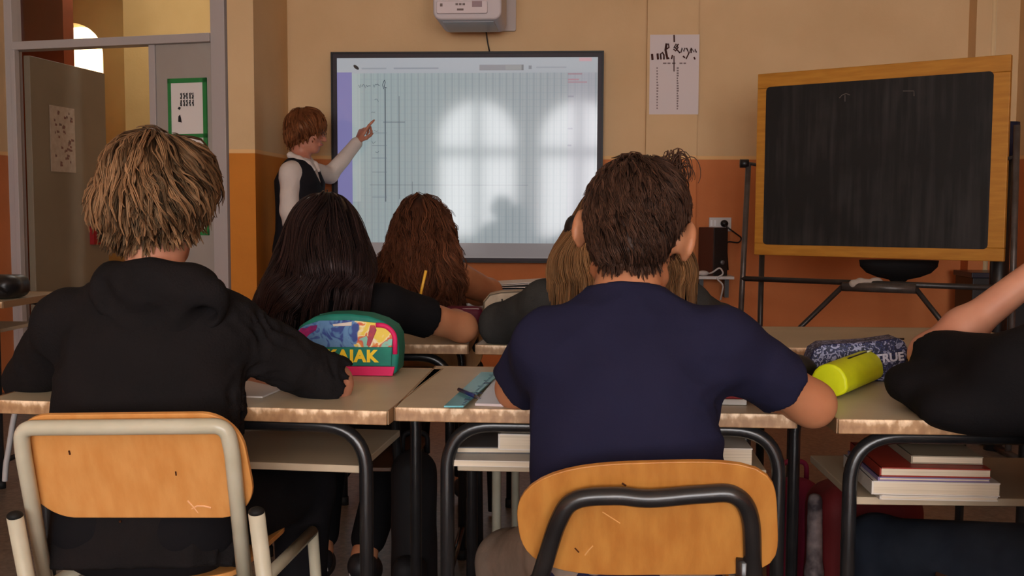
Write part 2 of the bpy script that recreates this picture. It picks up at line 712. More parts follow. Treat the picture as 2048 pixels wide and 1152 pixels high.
# ------------------------------------------------------------------ hair
def strands(name, mass, seeds_n, flow, m, parent, nseg=8, step=.009, width=.0016, clump=6, crad=.006, lift=.006, endlift=.006, curl=0.0, cfreq=3.0, seed=1, region=None, tone=(0.5, 0.3), taper=0.25, lenvar=0.4, free=True, stop=False):
    V, Q = mass
    rs = np.random.RandomState(seed)
    bvh = BVHTree.FromPolygons([tuple(v) for v in V], [tuple(q) for q in Q])
    cent = V[Q].mean(1)
    if region is not None:
        cent = cent[region(cent)]
    pick = cent[rs.randint(0, len(cent), seeds_n)]
    nz = wob(38, seed + 3, 8)
    nz2 = wob(30, seed + 5, 8)
    VV, FF, TT = [], [], []
    tw = wob(22, seed + 11, 8)
    base_t = tw(pick)
    for ci in range(seeds_n):
        p = Vector(pick[ci])
        hit = bvh.find_nearest(p)
        n = hit[1]
        phase = rs.rand() * 6.28
        lf = lift * (0.5 + rs.rand())
        L = int(max(3, round(nseg * (1 - lenvar * rs.rand()))))
        pts = []
        ctone = tone[0] + tone[1] * 0.55 * float(base_t[ci]) + tone[1] * rs.normal() * 0.5
        amp = curl * (0.5 + rs.rand())
        q = p.copy()
        loose = False
        for j in range(L + 1):
            a = j / L
            h = lf * math.sin(min(1, a * 1.3) * PI * .5) * 0.9 + endlift * a * a * (0.4 + rs.rand() * .2)
            d = Vector(flow(q, n))
            sidev = n.cross(d)
            if sidev.length > 1e-6:
                sidev.normalize()
            pts.append((q + n * h + sidev * amp * math.sin(cfreq * 6.28 * a + phase) * a + n * amp * .7 * math.cos(cfreq * 6.28 * a + phase) * a, n.copy(), sidev.copy()))
            qq = np.array([[q.x, q.y, q.z]])
            d = d + sidev * 0.35 * float(nz(qq)[0])
            if loose:
                d = d * .25 + Vector((0, 0, -1))
                n = Vector((n.x, n.y, 0)).normalized() if abs(n.z) < .95 else n
            if not loose:
                d = d - n * d.dot(n)
            if d.length < 1e-6:
                d = Vector((0, 0, -1))
            q = q + d.normalized() * step * (.8 + .4 * rs.rand())
            hit = bvh.find_nearest(q)
            if hit[0] is not None and not (free and (hit[1].z < -.5 or (hit[0] - q).length > .03)):
                q = hit[0]
                n = hit[1]
            else:
                loose = True
                if stop and len(pts) >= 4:
                    break
        L = len(pts) - 1
        for k in range(clump):
            an, rd = rs.rand() * 6.28, crad * math.sqrt(rs.rand())
            ox, oy = rd * math.cos(an), rd * math.sin(an) * .6
            wd = width * (0.6 + .8 * rs.rand())
            b0 = len(VV)
            tn = ctone + rs.normal() * tone[1] * .25
            for j, (c, nn, sv) in enumerate(pts):
                a = j / L
                g = 1 - (1 - taper) * a
                cc = c + sv * ox * g + nn * (oy * g)
                ww = wd * (1 - a ** 2.5 * .85) * (.5 if j == 0 else 1)
                VV.append(cc + sv * ww)
                VV.append(cc + nn * ww * .8)
                VV.append(cc - sv * ww)
                TT += [tn + .12 * a] * 3
            for j in range(L):
                s0 = b0 + 3 * j
                FF.append((s0, s0 + 3, s0 + 4, s0 + 1))
                FF.append((s0 + 1, s0 + 4, s0 + 5, s0 + 2))
                FF.append((s0 + 2, s0 + 5, s0 + 3, s0))
    return VV, FF, TT


def hair_object(name, m, parent, mass, sets, base_tone=0.15):
    """one hair mesh: the mass under it plus all the locks"""
    V, Q = mass
    VV = [tuple(v) for v in V]
    FF = [tuple(int(i) for i in q) for q in Q]
    w = wob(60, 77, 8)
    TT = list(base_tone + 0.08 * w(V))
    for v, f, t in sets:
        n = len(VV)
        VV += [tuple(q) for q in v]
        FF += [tuple(i + n for i in q) for q in f]
        TT += t
    o = mk(name, VV, FF, m, parent, smooth=True)
    at = o.data.attributes.new('tone', 'FLOAT', 'POINT')
    at.data.foreach_set('value', np.clip(np.array(TT, np.float32), 0, 1))
    return o


# @@SCENE@@

# ------------------------------------------------------------------ palette
M_WALL = wall_paint('paint_front', (222, 188, 144), (214, 130, 78), 1.375, line=(236, 190, 130))
M_PILL = wall_paint('paint_pillar', (222, 190, 146), (214, 134, 48), 1.375, line=(236, 190, 130))
M_CORR = mat('paint_corridor', (214, 178, 118), .8, .2, c2=(200, 164, 104), scale=2, bump=.1)
M_CORR_OR = mat('paint_corridor_rust', (136, 68, 40), .8, .2, c2=(120, 58, 34), scale=2)
M_GREY = mat('grey_laminate', (168, 160, 152), .55, .4, c2=(158, 150, 142), scale=3, bump=.04)
M_GREYFR = mat('grey_metal_frame', (176, 168, 166), .45, .4)
M_DOOR = mat('door_grey_brown', (132, 118, 98), .55, .35, c2=(122, 108, 90), scale=2)
M_BLACKT = mat('black_tube_paint', (26, 26, 28), .25, .6, c2=(34, 33, 34), scale=30)
M_CREAMT = mat('cream_tube_paint', (196, 192, 172), .3, .5, c2=(184, 180, 158), scale=14)
M_STEEL = mat('stand_steel', (92, 84, 80), .35, .5, metal=.3, c2=(74, 66, 62), scale=20)
M_DARKST = mat('dark_steel', (52, 46, 44), .4, .5, c2=(40, 36, 34), scale=20)
M_BLACKP = mat('black_plastic', (22, 21, 23), .4, .5)
M_WHITEP = mat('white_plastic', (205, 200, 198), .4, .5)
M_PAPER = mat('white_paper', (226, 220, 216), .8, .2)
M_FLOOR = mat('terrazzo', (120, 106, 92), .35, .5, c2=(84, 74, 66), scale=55, detail=8)

# ------------------------------------------------------------------ room shell
YW = 6.40
XL, XR, YB, ZC = -3.32, 2.56, -5.0, 3.35


def S(o):
    o['kind'] = 'structure'
    return o


PIL_F = 5.72
px0, px1 = P(458, 300, PIL_F).x, P(510, 300, PIL_F).x
S(box('floor', (XL - 1.2, YB - .1, -.08), (XR + .2, 12.2, 0), M_FLOOR))
S(box('ceiling', (XL - 1.2, YB - .1, ZC), (XR + .2, 12.2, ZC + .1), mat('ceiling_white', (232, 224, 212), .9, .1)))
S(box('wall_front', (px0, YW, 0), (XR + .1, YW + .15, ZC), M_WALL))
S(box('wall_pillar', (px0, PIL_F, 0), (px1, YW, ZC), M_PILL))
S(box('wall_left', (XL - .1, YB, 0), (XL, 6.06, ZC), M_WALL))
S(box('wall_right', (XR, YB, 0), (XR + .1, YW, ZC), M_WALL))
# shallow pilaster carrying the chart
qa, qb = P(1293, 200, YW - .05).x, P(1395, 200, YW - .05).x
S(box('wall_pilaster', (qa, YW - .05, 0), (qb, YW, ZC), M_WALL))
ca, cb = P(1950, 60, YW - .1).x, XR
S(box('trim_1', (ca, YW - .12, 0), (ca + .085, YW, ZC), M_WALL))
S(tube('trim_2', [(ca + .105, YW - .09, 0), (ca + .105, YW - .09, ZC)], .018, mat('pipe_cream', (226, 196, 150), .5, .4)))

# back wall with three arched windows (behind the camera; they light the room; two show in the whiteboard, one is added for even light)
WX = [-1.68, .03, 1.74]
WW, WZ0, WSP = 1.42, .55, 2.25


def arch_outline(cx, w, z0, zs, n=14):
    r = w / 2
    return [(cx - r, z0), (cx + r, z0)] + [(cx + r * math.cos(PI * i / n), zs + r * math.sin(PI * i / n)) for i in range(n + 1)]


def back_wall():
    parts = []
    edges = [XL - .1]
    for cx in WX:
        edges += [cx - WW / 2, cx + WW / 2]
    edges.append(XR + .1)
    for i in range(0, len(edges), 2):
        parts.append(boxdata((edges[i], YB - .3, 0), (edges[i + 1], YB, ZC)))
    for cx in WX:
        parts.append(boxdata((cx - WW / 2, YB - .3, 0), (cx + WW / 2, YB, WZ0)))
        n, r = 14, WW / 2
        pts = [(cx + r * math.cos(PI * i / n), WSP + r * math.sin(PI * i / n)) for i in range(n + 1)]
        for i in range(n):
            a, b = pts[i], pts[i + 1]
            q = [(a[0], a[1]), (a[0], ZC), (b[0], ZC), (b[0], b[1])]
            parts.append(prismdata(q, (0, YB - .3, 0), (1, 0, 0), (0, 0, 1), (0, 1, 0), 0, .3))
    V, Fc = join(parts)
    o = mk('wall_back', V, Fc, M_WALL)
    bm = bmesh.new()
    bm.from_mesh(o.data)
    bmesh.ops.recalc_face_normals(bm, faces=bm.faces)
    bm.to_mesh(o.data)
    bm.free()
    S(o)


back_wall()
M_WFR = mat('window_frame_white', (214, 208, 200), .5, .4)
for i, cx in enumerate(WX):
    w = S(empty('window_%d' % (i + 1), (cx, YB - .2, WZ0)))
    r = WW / 2
    o = [box('window_frame', (cx - r, YB - .23, WZ0), (cx - r + .06, YB - .17, WSP), M_WFR, w)]
    parts = [boxdata((cx + r - .06, YB - .23, WZ0), (cx + r, YB - .17, WSP)), boxdata((cx - r, YB - .23, WZ0), (cx + r, YB - .17, WZ0 + .07)),
             boxdata((cx - .06, YB - .23, WZ0), (cx + .06, YB - .17, WSP + r - .02)), boxdata((cx - r, YB - .23, WSP - .28), (cx + r, YB - .17, WSP - .14))]
    arc = [(cx + (r - .03) * math.cos(PI * k / 16), YB - .2, WSP + (r - .03) * math.sin(PI * k / 16)) for k in range(17)]
    parts.append(tubedata(arc, .03, 4))
    V, Fc = join(parts)
    mk('window_frame', V, Fc, M_WFR, w)
    v, f = prismdata(arch_outline(cx, WW - .04, WZ0, WSP), (0, YB - .2, 0), (1, 0, 0), (0, 0, 1), (0, 1, 0), -.003, .003)
    mk('window_glass', v, f, glass_mat(), w)

# ------------------------------------------------------------------ door partition, left of the pillar
DY1, DY0 = 5.74, 6.05                    # right end, left end (the partition stands slightly askew)
pr = P(458, 300, DY1)
pl = P(8, 300, DY0)
A0 = Vector((pl.x, pl.y, 0))
A1 = Vector((pr.x, pr.y, 0))
DU = (A1 - A0).normalized()
DN = Vector((-DU.y, DU.x, 0))            # away from the camera
DLEN = (A1 - A0).length


def onpart(px, py):
    """point of the partition plane seen at that place"""
    d = ray(px, py)
    t = (A0 - CAM).dot(DN) / d.dot(DN)
    p = CAM + d * t
    return (p - A0).dot(DU), p.z


def part_box(name, u0, u1, z0, z1, d0, d1, m, parent, bevel=.003):
    v, f = prismdata([(u0, z0), (u1, z0), (u1, z1), (u0, z1)], A0, DU, (0, 0, 1), DN, d0, d1)
    return mk(name, v, f, m, parent, bevel=bevel)


door = S(empty('door_1', A0 + DU * DLEN / 2))
uL = onpart(38, 300)[0]
uR = onpart(430, 300)[0]
uP = onpart(312, 300)[0]
zT0, zT1 = onpart(240, 93)[1], onpart(240, 76)[1]
part_box('frame_post', 0, uL, 0, ZC, -.03, .05, M_GREYFR, door)
part_box('frame_post', uL - .0, uL + .03, 0, zT0, -.05, -.01, M_GREYFR, door)
part_box('frame_post', uR, DLEN, 0, ZC, -.03, .05, M_GREYFR, door)
part_box('frame_post', uP - .03, uP + .01, 0, zT0, -.01, .05, M_GREYFR, door)
part_box('transom_bar', uL, uR, zT0, zT1, -.04, .05, M_GREYFR, door)
part_box('side_panel', uP + .01, uR, 0, zT0, 0, .03, M_GREY, door)
part_box('transom_glass', uL, uR, zT1, ZC, .018, .022, glass_mat(), door, 0)
# open leaf, hinged on the left, swung out into the corridor
h0 = A0 + DU * (uL + .05) + DN * .05
dl = P(213, 300, 6.88)
lu = (Vector((dl.x, dl.y, 0)) - Vector((h0.x, h0.y, 0))).normalized()
ln = Vector((-lu.y, lu.x, 0))
LW = (Vector((dl.x, dl.y, 0)) - Vector((h0.x, h0.y, 0))).length
v, f = prismdata([(0, .01), (LW, .01), (LW, zT0 - .02), (0, zT0 - .02)], (h0.x, h0.y, 0), lu, (0, 0, 1), ln, 0, .04)
leaf = mk('door_leaf', v, f, M_DOOR, door, bevel=.003)


def onleaf(px, py, off=0.0):
    d = ray(px, py)
    t = (h0 - CAM).dot(ln) / d.dot(ln)
    p = CAM + d * t - ln * off
    return p


hp = onleaf(203, 420)
u_h = (hp - h0).dot(lu)
v, f = prismdata([(u_h - .02, .95), (u_h + .02, .95), (u_h + .02, 1.13), (u_h - .02, 1.13)], (h0.x, h0.y, 0), lu, (0, 0, 1), ln, -.008, 0)
mk('handle_plate', v, f, M_STEEL, leaf)


def leaf_sheet(name, x0, y0, x1, y1, m, parent=None, off=.002, th=.0015):
    a, b = onleaf(x0, y0), onleaf(x1, y1)
    ua, ub = (a - h0).dot(lu), (b - h0).dot(lu)
    c = onleaf((x0 + x1) / 2, y0)
    d_ = onleaf((x0 + x1) / 2, y1)
    v_, f_ = prismdata([(ua, d_.z), (ub, d_.z), (ub, c.z), (ua, c.z)], (h0.x, h0.y, 0), lu, (0, 0, 1), ln, -off - th, -off)
    return mk(name, v_, f_, m, parent), ua, ub, d_.z, c.z


M_FADED = mat('faded_paper', (178, 160, 142), .8, .2, c2=(166, 148, 130), scale=30)
sheet = empty('door_poster', onleaf(125, 345), label='faded printed paper sheet taped on the open grey door leaf', cat='poster')
_, ua, ub, za, zb = leaf_sheet('paper', 98, 214, 151, 344, M_FADED, sheet)
rr = random.Random(3)
parts = []
for i in range(34):
    u = ua + (ub - ua) * rr.uniform(.15, .85)
    z = za + (zb - za) * rr.uniform(.06, .9)
    w = rr.uniform(.008, .03)
    parts.append(prismdata([(u, z), (u + w, z), (u + w, z + .012), (u, z + .016)], (h0.x, h0.y, 0), lu, (0, 0, 1), ln, -.0045, -.0038))
V, Fc = join(parts)
mk('print', V, Fc, mat('faded_print', (128, 84, 72), .8, .2, c2=(110, 92, 84), scale=60), sheet)
rb = empty('red_box', onleaf(196, 488), label='dark red square box fixed low on the open grey door leaf', cat='box')
o, ua, ub, za, zb = leaf_sheet('casing', 178, 419, 216, 488, mat('red_lacquer', (142, 20, 24), .45, .4), rb, off=.001, th=.03)
v, f = prismdata([(ua + .02, za + .02), (ub - .02, za + .02), (ub - .02, zb - .02), (ua + .02, zb - .02)], (h0.x, h0.y, 0), lu, (0, 0, 1), ln, -.036, -.031)
mk('front_plate', v, f, mat('red_lacquer_dark', (122, 14, 20), .45, .4), rb)

# green framed notice on the fixed panel
nt_ = empty('framed_notice', A0 + DU * ((uP + uR) / 2), label='white notice with black blocks in a green frame on the grey panel', cat='notice board')
n0, zt = onpart(337, 158)
n1, _ = onpart(414, 158)
_, zm = onpart(376, 268)
_, zb2 = onpart(376, 470)
M_GREEN = mat('green_border', (48, 128, 66), .6, .3)
fr = [(n0, n1, zt - .025, zt), (n0, n1, zm - .022, zm), (n0, n1, zb2, zb2 + .025), (n0, n0 + .018, zb2, zt), (n1 - .022, n1, zb2, zt)]
V, Fc = join([prismdata([(a, c), (b, c), (b, d), (a, d)], A0, DU, (0, 0, 1), DN, -.012, 0) for a, b, c, d in fr])
mk('frame', V, Fc, M_GREEN, nt_)
for za, zb in ((zm, zt - .025), (zb2 + .025, zm - .022)):
    v, f = prismdata([(n0 + .012, za), (n1 - .018, za), (n1 - .018, zb), (n0 + .012, zb)], A0, DU, (0, 0, 1), DN, -.006, -.002)
    mk('sheet', v, f, M_PAPER, nt_)
parts = []
u0 = onpart(361, 200)[0]
for r_ in range(2):
    zz = onpart(376, 190 + r_ * 14)[1]
    for c in range(5):
        u = u0 + c * .0185
        for q in range(3):
            a = u + rr.uniform(0, .008)
            zq = zz - q * .011
            parts.append(prismdata([(a, zq), (a + rr.uniform(.004, .009), zq), (a + .007, zq + .01), (a, zq + .01)], A0, DU, (0, 0, 1), DN, -.0085, -.0065))
        parts.append(prismdata([(u + .011, zz - .024), (u + .013, zz - .024), (u + .013, zz + .012), (u + .011, zz + .012)], A0, DU, (0, 0, 1), DN, -.0085, -.0065))
u1, z1 = onpart(357, 218)
parts.append(prismdata([(u1, z1), (u1 + .012, z1 - .006), (u1 + .02, z1 + .006), (u1 + .008, z1 + .012)], A0, DU, (0, 0, 1), DN, -.0085, -.0065))
u1, z1 = onpart(358, 244)
parts.append(prismdata([(u1, z1), (u1 + .022, z1 - .004), (u1 + .018, z1 + .02), (u1 + .012, z1 + .04), (u1 + .002, z1 + .03)], A0, DU, (0, 0, 1), DN, -.0085, -.0065))
V, Fc = join(parts)
mk('printed_blocks', V, Fc, mat('print_black', (40, 38, 40), .8, .2), nt_)

# corridor beyond the door
CY = 10.6
cxr = P(250, 200, 8.6).x
S(box('wall_corridor_end', (cxr, 8.6, 0), (px0 + .4, 8.75, ZC), M_CORR))
# far wall with the lit arch
ac = P(140, 120, CY)
za_, zs_ = P(140, 45, CY).z, P(140, 132, CY).z
ar = P(206, 120, CY).x - ac.x


def corr_arch():
    parts = []
    x0, x1 = -6.2, cxr
    cx, r = ac.x, ar
    z_sp = za_ - r * .9
    parts.append(boxdata((x0, CY, 0), (cx - r, CY + .25, ZC)))
    parts.append(boxdata((cx + r, CY, 0), (x1, CY + .25, ZC)))
    parts.append(boxdata((cx - r, CY, 0), (cx + r, CY + .25, .9)))
    n = 14
    pts = [(cx + r * math.cos(PI * i / n), z_sp + r * .9 * math.sin(PI * i / n)) for i in range(n + 1)]
    for i in range(n):
        a, b = pts[i], pts[i + 1]
        parts.append(prismdata([(a[0], a[1]), (a[0], ZC), (b[0], ZC), (b[0], b[1])], (0, CY, 0), (1, 0, 0), (0, 0, 1), (0, 1, 0), 0, .25))
    V, Fc = join(parts)
    o = mk('wall_corridor_far', V, Fc, mat('paint_corridor_bounce_offset', (188, 160, 100), .8, .2, c2=(176, 148, 90), scale=2))  # same corridor paint, recoloured to offset the rust wall's orange bounce light
    bm = bmesh.new()
    bm.from_mesh(o.data)
    bmesh.ops.recalc_face_normals(bm, faces=bm.faces)
    bm.to_mesh(o.data)
    bm.free()
    S(o)
    S(box('wall_corridor_yard', (cx - 1.6, CY + 1.1, 0), (cx + 1.6, CY + 1.2, ZC), mat('sunlit_plaster', (250, 222, 170), .8, .2)))
    return cx, r, z_sp


acx, acr, aczs = corr_arch()
S(box('wall_corridor_side', (cxr + .002, 8.7, 0), (cxr + .12, CY, ZC), M_CORR))
ob = P(138, 100, 9.6)
S(box('wall_corridor_rust', (ob.x - 1.6, 9.5, 0), (ob.x, 9.7, ZC), M_CORR_OR))
S(box('wall_corridor_left', (-6.3, 6.0, 0), (-6.2, CY, ZC), M_CORR))
S(box('wall_corridor_near', (-6.3, 5.96, 0), (XL - .1, 6.05, ZC), M_CORR))
S(box('wall_corridor_return', (px0 + .3, 6.6, 0), (px0 + .4, 8.6, ZC), M_CORR))
S(box('ceiling_corridor', (-6.3, 5.96, ZC), (XL - 1.2, 12.2, ZC + .1), MATS['ceiling_white']))
S(box('floor_corridor', (-6.3, 5.96, -.08), (XL - 1.2, 12.2, 0), M_FLOOR))

# ------------------------------------------------------------------ lights
w = bpy.data.worlds.new('sky')
SC.world = w
w.use_nodes = True
bg = w.node_tree.nodes['Background']
bg.inputs[0].default_value = (1.0, .97, .97, 1)
bg.inputs[1].default_value = 19.0
for cx in WX:
    ld = bpy.data.lights.new('window_portal', 'AREA')
    ld.shape = 'RECTANGLE'
    ld.size = WW
    ld.size_y = WSP + WW / 2 - WZ0
    ld.cycles.is_portal = True
    lo = bpy.data.objects.new('window_portal', ld)
    COL.objects.link(lo)
    lo.location = (cx, YB - .32, (WSP + WW / 2 + WZ0) / 2)
    lo.rotation_euler = (PI / 2, 0, 0)


def lamp(name, loc, size, power, col=(1, .93, .84), rot=(0, 0, 0), parent=None):
    ld = bpy.data.lights.new(name, 'AREA')
    ld.shape = 'RECTANGLE'
    ld.size, ld.size_y = size
    ld.energy = power
    ld.color = col
    lo = bpy.data.objects.new(name, ld)
    COL.objects.link(lo)
    lo.location = loc
    lo.rotation_euler = rot
    return lo


# two unseen lights added to brighten the corridor; a third stands for yard daylight
for lx, ly, e in ((-3.0, 7.6, 20), (-4.3, CY - .9, 6), (acx, CY + .7, 20)):
    lamp('corridor_fill_light', (lx, ly, ZC - .03), (1.2, .3) if ly < CY else (1.2, .6), e)

# ------------------------------------------------------------------ interactive whiteboard
def screen_mat():
    m = bpy.data.materials.new('lit_screen')
    m.use_nodes = True
    nt = m.node_tree
    L = nt.links.new
    b = nt.nodes['Principled BSDF']
    b.inputs['Base Color'].default_value = (.03, .03, .035, 1)
    b.inputs['Roughness'].default_value = .075
    b.inputs['Specular IOR Level'].default_value = .36
    tc = nt.nodes.new('ShaderNodeTexCoord')
    sp = nt.nodes.new('ShaderNodeSeparateXYZ')
    L(tc.outputs['Generated'], sp.inputs[0])

    def M(op, a, b2=None, c=None):
        n = nt.nodes.new('ShaderNodeMath')
        n.operation = op
        for i, v in enumerate((a, b2, c)):
            if v is None:
                continue
            if isinstance(v, (int, float)):
                n.inputs[i].default_value = v
            else:
                L(v, n.inputs[i])
        return n.outputs[0]
    u = sp.outputs['X']
    v = M('SUBTRACT', 1.0, sp.outputs['Z'])

    def X(p):
        return (p - 675) / 522

    def Yp(p):
        return (p - 115) / 397

    def rect(x0, x1, y0, y1):
        a = M('MULTIPLY', M('GREATER_THAN', u, X(x0)), M('LESS_THAN', u, X(x1)))
        c = M('MULTIPLY', M('GREATER_THAN', v, Yp(y0)), M('LESS_THAN', v, Yp(y1)))
        return M('MULTIPLY', a, c)
    state = {'c': None}

    def over(fac, col, k=1.0):
        if k != 1.0:
            fac = M('MULTIPLY', fac, k)
        x = nt.nodes.new('ShaderNodeMix')
        x.data_type = 'RGBA'
        L(fac, x.inputs[0])
        if isinstance(state['c'], tuple):
            x.inputs[6].default_value = state['c']
        else:
            L(state['c'], x.inputs[6])
        x.inputs[7].default_value = lin(col)
        state['c'] = x.outputs[2]
    state['c'] = lin((146, 162, 162))

    def lines(coord, period, wdt, ph=0.0):
        return M('LESS_THAN', M('FRACT', M('ADD', M('DIVIDE', coord, period), ph)), wdt)
    n = nt.nodes.new('ShaderNodeTexNoise')
    n.inputs['Scale'].default_value = 3
    L(tc.outputs['Generated'], n.inputs['Vector'])
    over(M('MULTIPLY', u, .8), (158, 158, 164))
    over(lines(u, 13.6 / 522, .2), (124, 136, 142), .50)
    over(lines(u, 6.8 / 522, .3, .25), (136, 148, 154), .35)
    over(lines(v, 13.6 / 397, .14), (134, 148, 152), .26)
    over(rect(675, 1197, 115, 145), (160, 164, 170))
    over(rect(705, 722, 145, 400), (166, 176, 176), .6)
    over(rect(675, 705, 143, 482), (120, 116, 164))
    over(rect(725, 775, 134, 137), (136, 142, 148), .8)
    over(rect(790, 880, 134, 137), (128, 134, 142), .8)
    over(rect(962, 1050, 129, 140), (134, 132, 136))
    over(rect(1014, 1046, 130, 139), (142, 142, 142))
    over(rect(1046, 1050, 129, 140), (112, 112, 116))
    over(rect(1060, 1066, 131, 138), (124, 128, 134))
    over(rect(1075, 1135, 133, 136), (142, 146, 152), .7)
    over(rect(1160, 1185, 116, 123), (186, 150, 156))
    over(rect(1138, 1192, 145, 480), (158, 156, 166), .5)
    for y0, x1, c in ((146, 1166, (150, 118, 128)), (157, 1160, (168, 124, 134)), (162, 1176, (160, 128, 138)), (190, 1150, (130, 130, 142)), (253, 1148, (124, 124, 140)), (286, 1146, (112, 112, 130))):
        over(rect(1138, x1, y0, y0 + 3.2), c, .8)
    over(rect(675, 1197, 482, 512), (122, 114, 112))
    over(rect(900, 1160, 483, 509), (112, 104, 104), .5)
    # the drawn axes and marks
    over(rect(771.2, 773.6, 172, 400), (60, 72, 84), .75)
    over(rect(799.6, 801.4, 190, 395), (70, 80, 92), .55)
    over(rect(826, 827.6, 360, 400), (70, 80, 92), .45)
    over(rect(768, 812, 240.5, 242.5), (80, 92, 104), .6)
    over(rect(740, 1060, 365.5, 367.5), (96, 104, 112), .4)
    for y0 in (262, 287, 312, 340, 390):
        over(rect(745, 775, y0, y0 + 1.8), (92, 106, 118), .5)
    # the stylus icon: a small slanted ellipse
    du = M('SUBTRACT', u, X(714))
    dv = M('SUBTRACT', v, Yp(133))
    a = M('ADD', M('MULTIPLY', du, 522.0), M('MULTIPLY', dv, 397.0 * .8))
    c = M('SUBTRACT', M('MULTIPLY', dv, 397.0), M('MULTIPLY', du, 522 * .8))
    e = M('ADD', M('POWER', M('DIVIDE', a, 8.5), 2.0), M('POWER', M('DIVIDE', c, 4.0), 2.0))
    over(M('LESS_THAN', e, 1.0), (22, 22, 26))
    L(state['c'], b.inputs['Emission Color'])
    b.inputs['Emission Strength'].default_value = 0.92
    return m


YBD = 6.33
tl, tr, bl = P(662, 105.5, YBD), P(1208, 101, YBD), P(662, 519, YBD)
bx0, bx1, bz1, bz0 = tl.x, tr.x, (tl.z + tr.z) / 2, P(940, 525, YBD).z
board = empty('interactive_whiteboard', ((bx0 + bx1) / 2, YW - .04, bz0), label='large lit interactive whiteboard showing squared paper, black bezel, on the front wall', cat='interactive whiteboard')
M_BEZ = mat('bezel_black', (20, 17, 19), .45, .3)
M_BEZ2 = mat('bezel_grey', (52, 44, 52), .5, .3)
box('backing', (bx0 + .01, YBD + .02, bz0 + .01), (bx1 - .01, YW, bz1 - .01), M_BEZ, board)
t = .011
V, Fc = join([boxdata((bx0, YBD - .012, bz0), (bx0 + t, YBD + .02, bz1)), boxdata((bx1 - t, YBD - .012, bz0), (bx1, YBD + .02, bz1)), boxdata((bx0 + t, YBD - .012, bz0), (bx1 - t, YBD + .02, bz0 + t)), boxdata((bx0 + t, YBD - .012, bz1 - t), (bx1 - t, YBD + .02, bz1))])
mk('outer_frame', V, Fc, M_BEZ, board)
a0, a1, c0, c1 = bx0 + t, bx1 - t, bz0 + t, bz1 - t
t = .024
V, Fc = join([boxdata((a0, YBD - .006, c0), (a0 + t, YBD + .02, c1)), boxdata((a1 - t, YBD - .006, c0), (a1, YBD + .02, c1)), boxdata((a0 + t, YBD - .006, c0), (a1 - t, YBD + .02, c0 + t * .7)), boxdata((a0 + t, YBD - .006, c1 - t), (a1 - t, YBD + .02, c1))])
mk('inner_frame', V, Fc, M_BEZ2, board)
sc = box('screen', (a0 + t, YBD + .002, c0 + t * .7), (a1 - t, YBD + .02, c1 - t), screen_mat(), board)
# handwriting on the screen
sx0, sx1, sz0, sz1 = a0 + t, a1 - t, c0 + t * .7, c1 - t


def spt(px, py):
    return Vector((sx0 + (sx1 - sx0) * (px - 675) / 522, YBD + .001, sz1 - (sz1 - sz0) * (py - 115) / 397))


rr = random.Random(8)
pth = []
x = 720
parts = []
M_INK = mat('ink_blue_grey', (84, 96, 122), .6, .2)
for g0, g1 in ((719, 744), (748, 762)):
    pts = []
    x = g0
    while x < g1:
        pts.append(spt(x, 170 + rr.uniform(-4, 4)))
        x += 2.2
    parts.append(tubedata(pts, .0014, 4))
pts = [spt(770, 176), spt(767, 168), spt(771, 158), spt(773, 163), spt(770, 172), spt(776, 174)]
parts.append(tubedata(fillet(pts, .004), .0016, 4))
for y in (198, 222, 258, 282, 300):
    x = rr.uniform(744, 752)
    pts = [spt(x + q * 2.5, y + rr.uniform(-3, 3)) for q in range(4)]
    parts.append(tubedata(pts, .001, 4))
for V, Fc in parts:
    mk('handwriting', V, Fc, M_INK, sc)

# ------------------------------------------------------------------ projector above the board
pj = empty('projector', (P(935, 60, 5.95).x, 6.2, P(935, 66, 5.8).z), label='white short-throw projector mounted high above the interactive whiteboard', cat='projector')
M_PJ = mat('projector_white', (200, 190, 192), .45, .4)
pa, pb = P(866, 30, 5.8), P(1003, 30, 5.8)
zb, zt = P(935, 64, 6.2).z, P(935, -70, 5.8).z
w_, h_ = pb.x - pa.x, zt - zb
out = []
for q in roundrect(w_, h_, .045, 8, (pa.x + pb.x) / 2, (zt + zb) / 2):
    out.append(q)
v, f = prismdata(out, (0, 5.8, 0), (1, 0, 0), (0, 0, 1), (0, 1, 0), 0, .42)
mk('casing', v, f, M_PJ, pj, bevel=.012, seg=3)
box('lens_window', (pa.x + .045, 5.85, zb - .006), (pb.x - .045, 6.17, zb + .004), mat('projector_window', (150, 152, 158), .3, .5), pj, bevel=.003)
fz0, fz1 = P(935, 27, 5.792).z, P(935, 2, 5.792).z
fx0, fx1 = P(873, 20, 5.792).x, P(975, 20, 5.792).x
v, f = prismdata(roundrect(fx1 - fx0, fz1 - fz0, .01, 5, (fx0 + fx1) / 2, (fz0 + fz1) / 2), (0, 5.786, 0), (1, 0, 0), (0, 0, 1), (0, 1, 0), 0, .03)
pjc = mk('front_cover', v, f, mat('projector_cover', (214, 200, 202), .4, .4), pj, bevel=.004)
M_PJL = mat('projector_print', (120, 104, 100), .6, .3)
parts = []
for (x0, x1, y0, y1) in ((880, 885, 7, 13), (911, 916, 6.5, 10.5), (918, 923, 6.5, 10.5), (925, 930, 6.5, 10.5), (914, 927, 17, 21)):
    p0, p1 = P(x0, y1, 5.786), P(x1, y0, 5.786)
    parts.append(boxdata((p0.x, 5.784, p0.z), (p1.x, 5.7865, p1.z)))
for V, Fc in parts:
    mk('marking', V, Fc, M_PJL, pjc)
p0, p1 = P(944, 14, 5.786), P(964, 2, 5.786)
box('sticker', (p0.x, 5.784, p0.z), (p1.x, 5.7865, p1.z), mat('sticker_mauve', (158, 136, 142), .6, .3), pjc)
mp = empty('projector_wall_plate', (P(1010, 60, 6.37).x, YW - .01, P(1010, 62, 6.37).z), label='flat white mounting plate on the wall behind the projector', cat='mounting plate')
